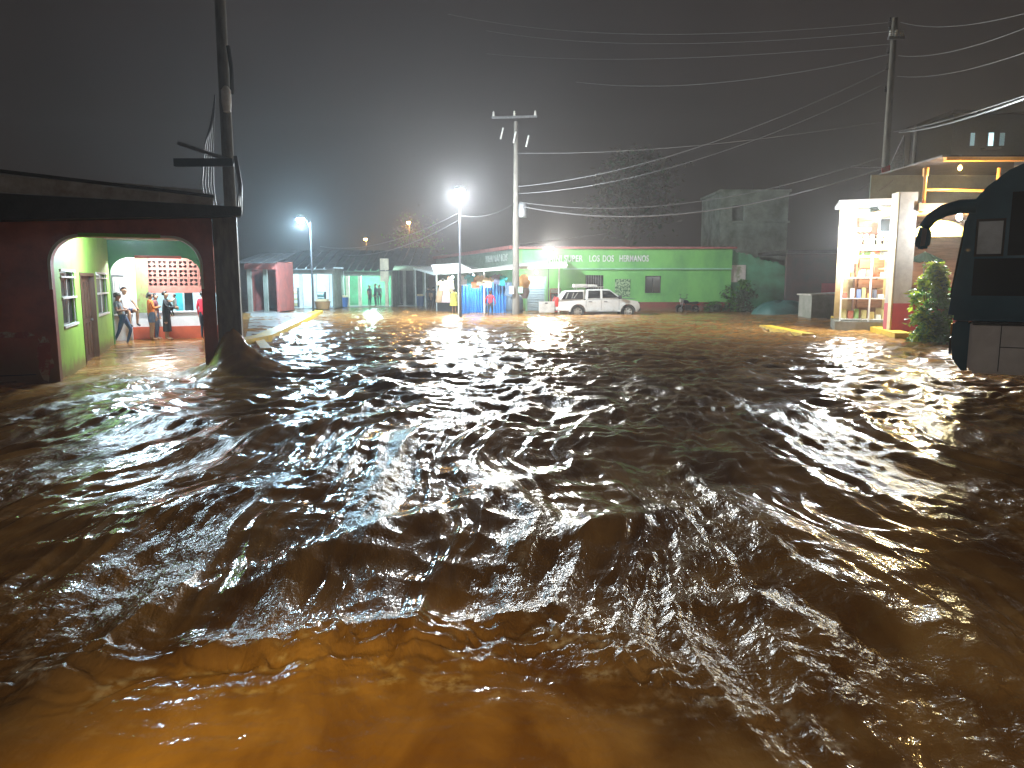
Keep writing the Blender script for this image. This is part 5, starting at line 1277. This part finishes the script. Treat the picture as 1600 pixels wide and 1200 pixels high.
    cen = np.array([p.center for p in out.polygons]); best = np.full(len(cen), 1e9); mi_ = np.zeros(len(cen), int)
    for a, b, m_ in seg2:
        d = b - a; tt = np.clip(((cen - a) @ d) / (d @ d + 1e-9), 0, 1); ds = np.linalg.norm(cen - a - tt[:, None] * d, axis=1)
        up = ds < best + (1e-4 if m_ == 0 else 0); best = np.where(up, ds, best); mi_ = np.where(up, m_, mi_)
    out.polygons.foreach_set('material_index', mi_.astype(np.int32)); out.polygons.foreach_set('use_smooth', np.ones(len(cen), bool))
    b = bpy.data.objects.new('body', out); C.objects.link(b); b.parent = t
    # hair: a cap of hair over the back and top of the skull
    hm = MB(); hc = hd * s + Vector((0, .012, .012)) * s; n, rg = 14, 7; vs = []; fs = []
    for j in range(rg + 1):
        ph = j / rg * R(118)
        for i in range(n):
            a = 2 * math.pi * i / n; v = Vector((math.sin(ph) * math.cos(a), math.sin(ph) * math.sin(a), math.cos(ph)))
            if v.y < -.2 and v.z < .45: v = Vector((v.x, -.2, max(v.z, .35)))
            vs.append(hc + Rz @ (v * .107 * s))
    for j in range(rg):
        for i in range(n): fs.append([j * n + i, j * n + (i + 1) % n, (j + 1) * n + (i + 1) % n, (j + 1) * n + i])
    hm.add(vs, fs)
    if hair == 'tied': hm.lathe([(.01, -.07), (.03, -.05), (.036, 0), (.025, .03), (.01, .04)], hc + Rz @ (Vector((0, .1, -.03)) * s), 10)
    if hair == 'long': hm.hexa([hc + Rz @ (Vector(q) * s) for q in ((-.08, .04, -.3), (.08, .04, -.3), (.07, .1, -.3), (-.07, .1, -.3), (-.09, .02, 0), (.09, .02, 0), (.08, .1, 0), (-.08, .1, 0))])
    hm.build('hair', hairc, t, True)
    for sd in (-1, 1): MB().lathe([(.002, -.011), (.009, -.006), (.011, 0), (.009, .006), (.002, .011)], hd * s + Rz @ (Vector((sd * .034, -.089, .008)) * s), 8).build('eye', 'eye', t)
    if cap:
        MB().lathe([(.112, -.01), (.112, .03), (.09, .08), (.02, .105)], hd * s + Vector((0, .01, .03)) * s, 14).hexa([hd * s + Rz @ (Vector(q) * s) for q in ((-.08, -.2, .02), (.08, -.2, .02), (.1, -.08, .035), (-.1, -.08, .035), (-.08, -.2, .032), (.08, -.2, .032), (.1, -.08, .05), (-.1, -.08, .05))]).build('cap', cloth('cap', cap), t, True)
    if dress:
        c, ztop, zbot, r0, r1 = dress
        pv = Vector(J['pelvis'])
        MB().lathe([(r0 * s, ztop * s), ((r0 + r1) / 2 * s, (ztop + zbot) / 2 * s), (r1 * s, zbot * s), (r1 * .93 * s, zbot * s), (r0 * .8 * s, ztop * s - .02)], (pv.x * s, pv.y * s, 0), 18, mtx=Matrix.Diagonal((1, .8, 1, 1))).build('skirt', cloth('coat', c), t, True)
    return t
PW = lambda px, tt, z=0: L2W(row_s(px, tt), tt, z)
TF = 11.3
# man in cap leaning back by the arch
person('man in dark cap and grey top with jeans leaning beside the second arch', PW(186, 10.45, -.1), ROT + R(75), 1.72, (.16, .19, .21), (.05, .09, .16), sleeves='short', skin='skin_dark', cap=(.12, .11, .1), shoes=(.03, .03, .03),
       pose=dict(pelvis=(0, -.08, .93), spine=(0, .0, 1.1), chest=(0, .06, 1.27), neck=(0, .07, 1.42), jaw=(0, .05, 1.48), head=(0, .055, 1.565), crown=(0, .06, 1.62),
                 lsh=(-.17, .07, 1.36), rsh=(.17, .07, 1.36), lel=(-.24, .02, 1.12), rel=(.24, .02, 1.12), lwr=(-.08, -.17, 1.13), rwr=(.08, -.19, 1.1), lhand=(.0, -.2, 1.13), rhand=(.0, -.22, 1.1),
                 lhip=(-.085, -.08, .87), rhip=(.085, -.08, .87), lth=(-.1, -.02, .68), rth=(.1, -.16, .7), lkn=(-.1, .03, .5), rkn=(.11, -.24, .52), lan=(-.1, .22, .12), ran=(.11, -.1, .1), ltoe=(-.11, .08, .04), rtoe=(.12, -.27, .04)))
# ledge and the seated man
t = thing('white_ledge', 'white masonry ledge the seated man rests on', 'ledge', L2W(0, 0), ROT)
sA_, sB_ = row_s(168, 11.6), row_s(203, 11.6)
boxp('seat_block', (sA_ - .5, 11.5, -.7), (sB_, 11.88, .86), 'white_wall', t, .01); boxp('coping', (sA_ - .5, 11.46, .862), (sB_ + .04, 11.88, .9), 'white_wall', t)
person('man in white shirt and navy shorts sitting up on the white ledge', PW(194, 11.58, .1), ROT + R(35), 1.7, (.72, .73, .74), (.03, .045, .12), True, 'short', 'skin', shoes=(.02, .02, .025),
       pose=dict(pelvis=(0, 0, .9), lhip=(-.09, -.04, .87), rhip=(.09, -.04, .87), lth=(-.11, -.22, .89), rth=(.13, -.22, .9), lkn=(-.12, -.42, .88), rkn=(.16, -.42, .9), lan=(-.12, -.42, .45), ran=(.17, -.36, .46), ltoe=(-.12, -.56, .4), rtoe=(.18, -.5, .41),
                 lel=(-.25, -.08, 1.13), rel=(.26, -.14, 1.12), lwr=(-.2, -.3, .98), rwr=(.2, -.38, .96), lhand=(-.17, -.37, .95), rhand=(.18, -.45, .95)))
person('woman in orange sweater and denim shorts seen before the red wall', PW(234, TF), ROT + R(110), 1.62, (.75, .2, .04), (.14, .2, .34), True, 'long', 'skin', hair='tied', wide=1.12,
       pose=dict(lel=(-.24, -.02, 1.12), rel=(.22, -.04, 1.12), lwr=(-.1, -.22, 1.16), rwr=(.1, -.24, 1.14), lhand=(-.03, -.27, 1.18), rhand=(.04, -.29, 1.16)), headturn=R(10))
person('person in dark maroon half hidden behind the orange sweater', PW(242, TF + .3), ROT + R(80), 1.58, (.16, .04, .05), (.16, .2, .28), False, 'short', 'skin')
person('person in black top and cropped trousers carrying a child', PW(258, TF), ROT + R(75), 1.66, (.02, .025, .03), (.015, .016, .02), True, 'long', 'skin', wide=1.12,
       pose=dict(lel=(-.22, -.12, 1.12), rel=(.22, -.14, 1.12), lwr=(-.1, -.32, 1.12), rwr=(.08, -.34, 1.08), lhand=(-.03, -.36, 1.12), rhand=(.02, -.38, 1.08)), dress=((.02, .022, .026), .95, .3, .15, .17))
person('small child with dark hair held in the arms of the black clad person', PW(272, TF, .62), ROT + R(250), .95, (.6, .6, .62), (.03, .035, .05), False, 'short', 'skin',
       pose=dict(lth=(-.13, -.18, .86), rth=(.13, -.18, .86), lkn=(-.16, -.24, .68), rkn=(.16, -.24, .68), lan=(-.16, -.14, .4), ran=(.16, -.14, .4), ltoe=(-.16, -.26, .33), rtoe=(.16, -.26, .33),
                 lel=(-.22, -.14, 1.2), rel=(.22, -.14, 1.2), lwr=(-.14, -.3, 1.28), rwr=(.14, -.3, 1.28), lhand=(-.1, -.34, 1.3), rhand=(.1, -.34, 1.3)))
person('person in bright red shirt and dark trousers by the porch column', PW(317, TF), ROT + R(150), 1.65, (.62, .02, .05), (.015, .02, .035), False, 'long', 'skin', wide=1.12)
# far figures
gp_ = G(766, 492); person('person in red shirt walking before the blue tarpaulin', Vector((gp_.x, 45.4, -.22)), R(160), 1.65, (.6, .03, .06), (.03, .035, .04), False, 'long', 'skin_dark', wide=1.15,
       pose=dict(lkn=(-.1, -.1, .5), lan=(-.1, .02, .1), rkn=(.1, .06, .5), ran=(.1, .2, .12), lel=(-.3, .02, 1.12), rel=(.3, .05, 1.12), lwr=(-.3, -.08, .9), rwr=(.36, -.05, .92)))
person('person in long yellow raincoat beside the canopy post', Vector((XY(709, 48.6), 48.6, -.05)), R(170), 1.6, (.6, .5, .08), (.3, .2, .15), True, 'long', 'skin', hair='tied', dress=((.6, .5, .08), 1.25, .5, .16, .3))
person('figure in black standing in the first canopy bay', Vector((XY(669, 54), 54, -.05)), R(140), 1.68, (.03, .03, .035), (.02, .02, .025), False, 'short', 'skin_dark')
person('second figure in black behind the slim canopy post', Vector((XY(677, 55), 55, -.05)), R(220), 1.64, (.05, .045, .05), (.02, .02, .025), False, 'short', 'skin')
person('dark figure with a bag standing in the turquoise arcade', Vector((XY(577, 57.5), 57.5, .06)), R(60), 1.66, (.06, .07, .08), (.03, .035, .04), False, 'short', 'skin_dark')
person('taller dark figure in the turquoise arcade', Vector((XY(586, 57.4), 57.4, .06)), R(300), 1.76, (.04, .05, .06), (.025, .03, .035), False, 'long', 'skin_dark')
person('grey figure nearest the cream sign in the turquoise arcade', Vector((XY(592, 58.4), 58.4, .06)), R(350), 1.68, (.14, .16, .17), (.05, .05, .06), False, 'long', 'skin_dark')

# ================================================================== HAZE
hz = MB().box((-98, -24, -1.9), (98, 156, 34)).build('haze', mat('haze placeholder', (.5, .5, .5)), None)
hm = bpy.data.materials.new('rain haze'); hm.use_nodes = True
for nd in list(hm.node_tree.nodes):
    if nd.type == 'BSDF_PRINCIPLED': hm.node_tree.nodes.remove(nd)
vo = hm.node_tree.nodes.new('ShaderNodeVolumePrincipled'); vo.inputs['Color'].default_value = (.9, .87, .88, 1); vo.inputs['Density'].default_value = .0018; vo.inputs['Anisotropy'].default_value = .68
out = [n for n in hm.node_tree.nodes if n.type == 'OUTPUT_MATERIAL'][0]; hm.node_tree.links.new(vo.outputs[0], out.inputs['Volume'])
hz.data.materials.clear(); hz.data.materials.append(hm)
tag(hz, 'thin rainy night haze round the street lamps', kind='stuff')
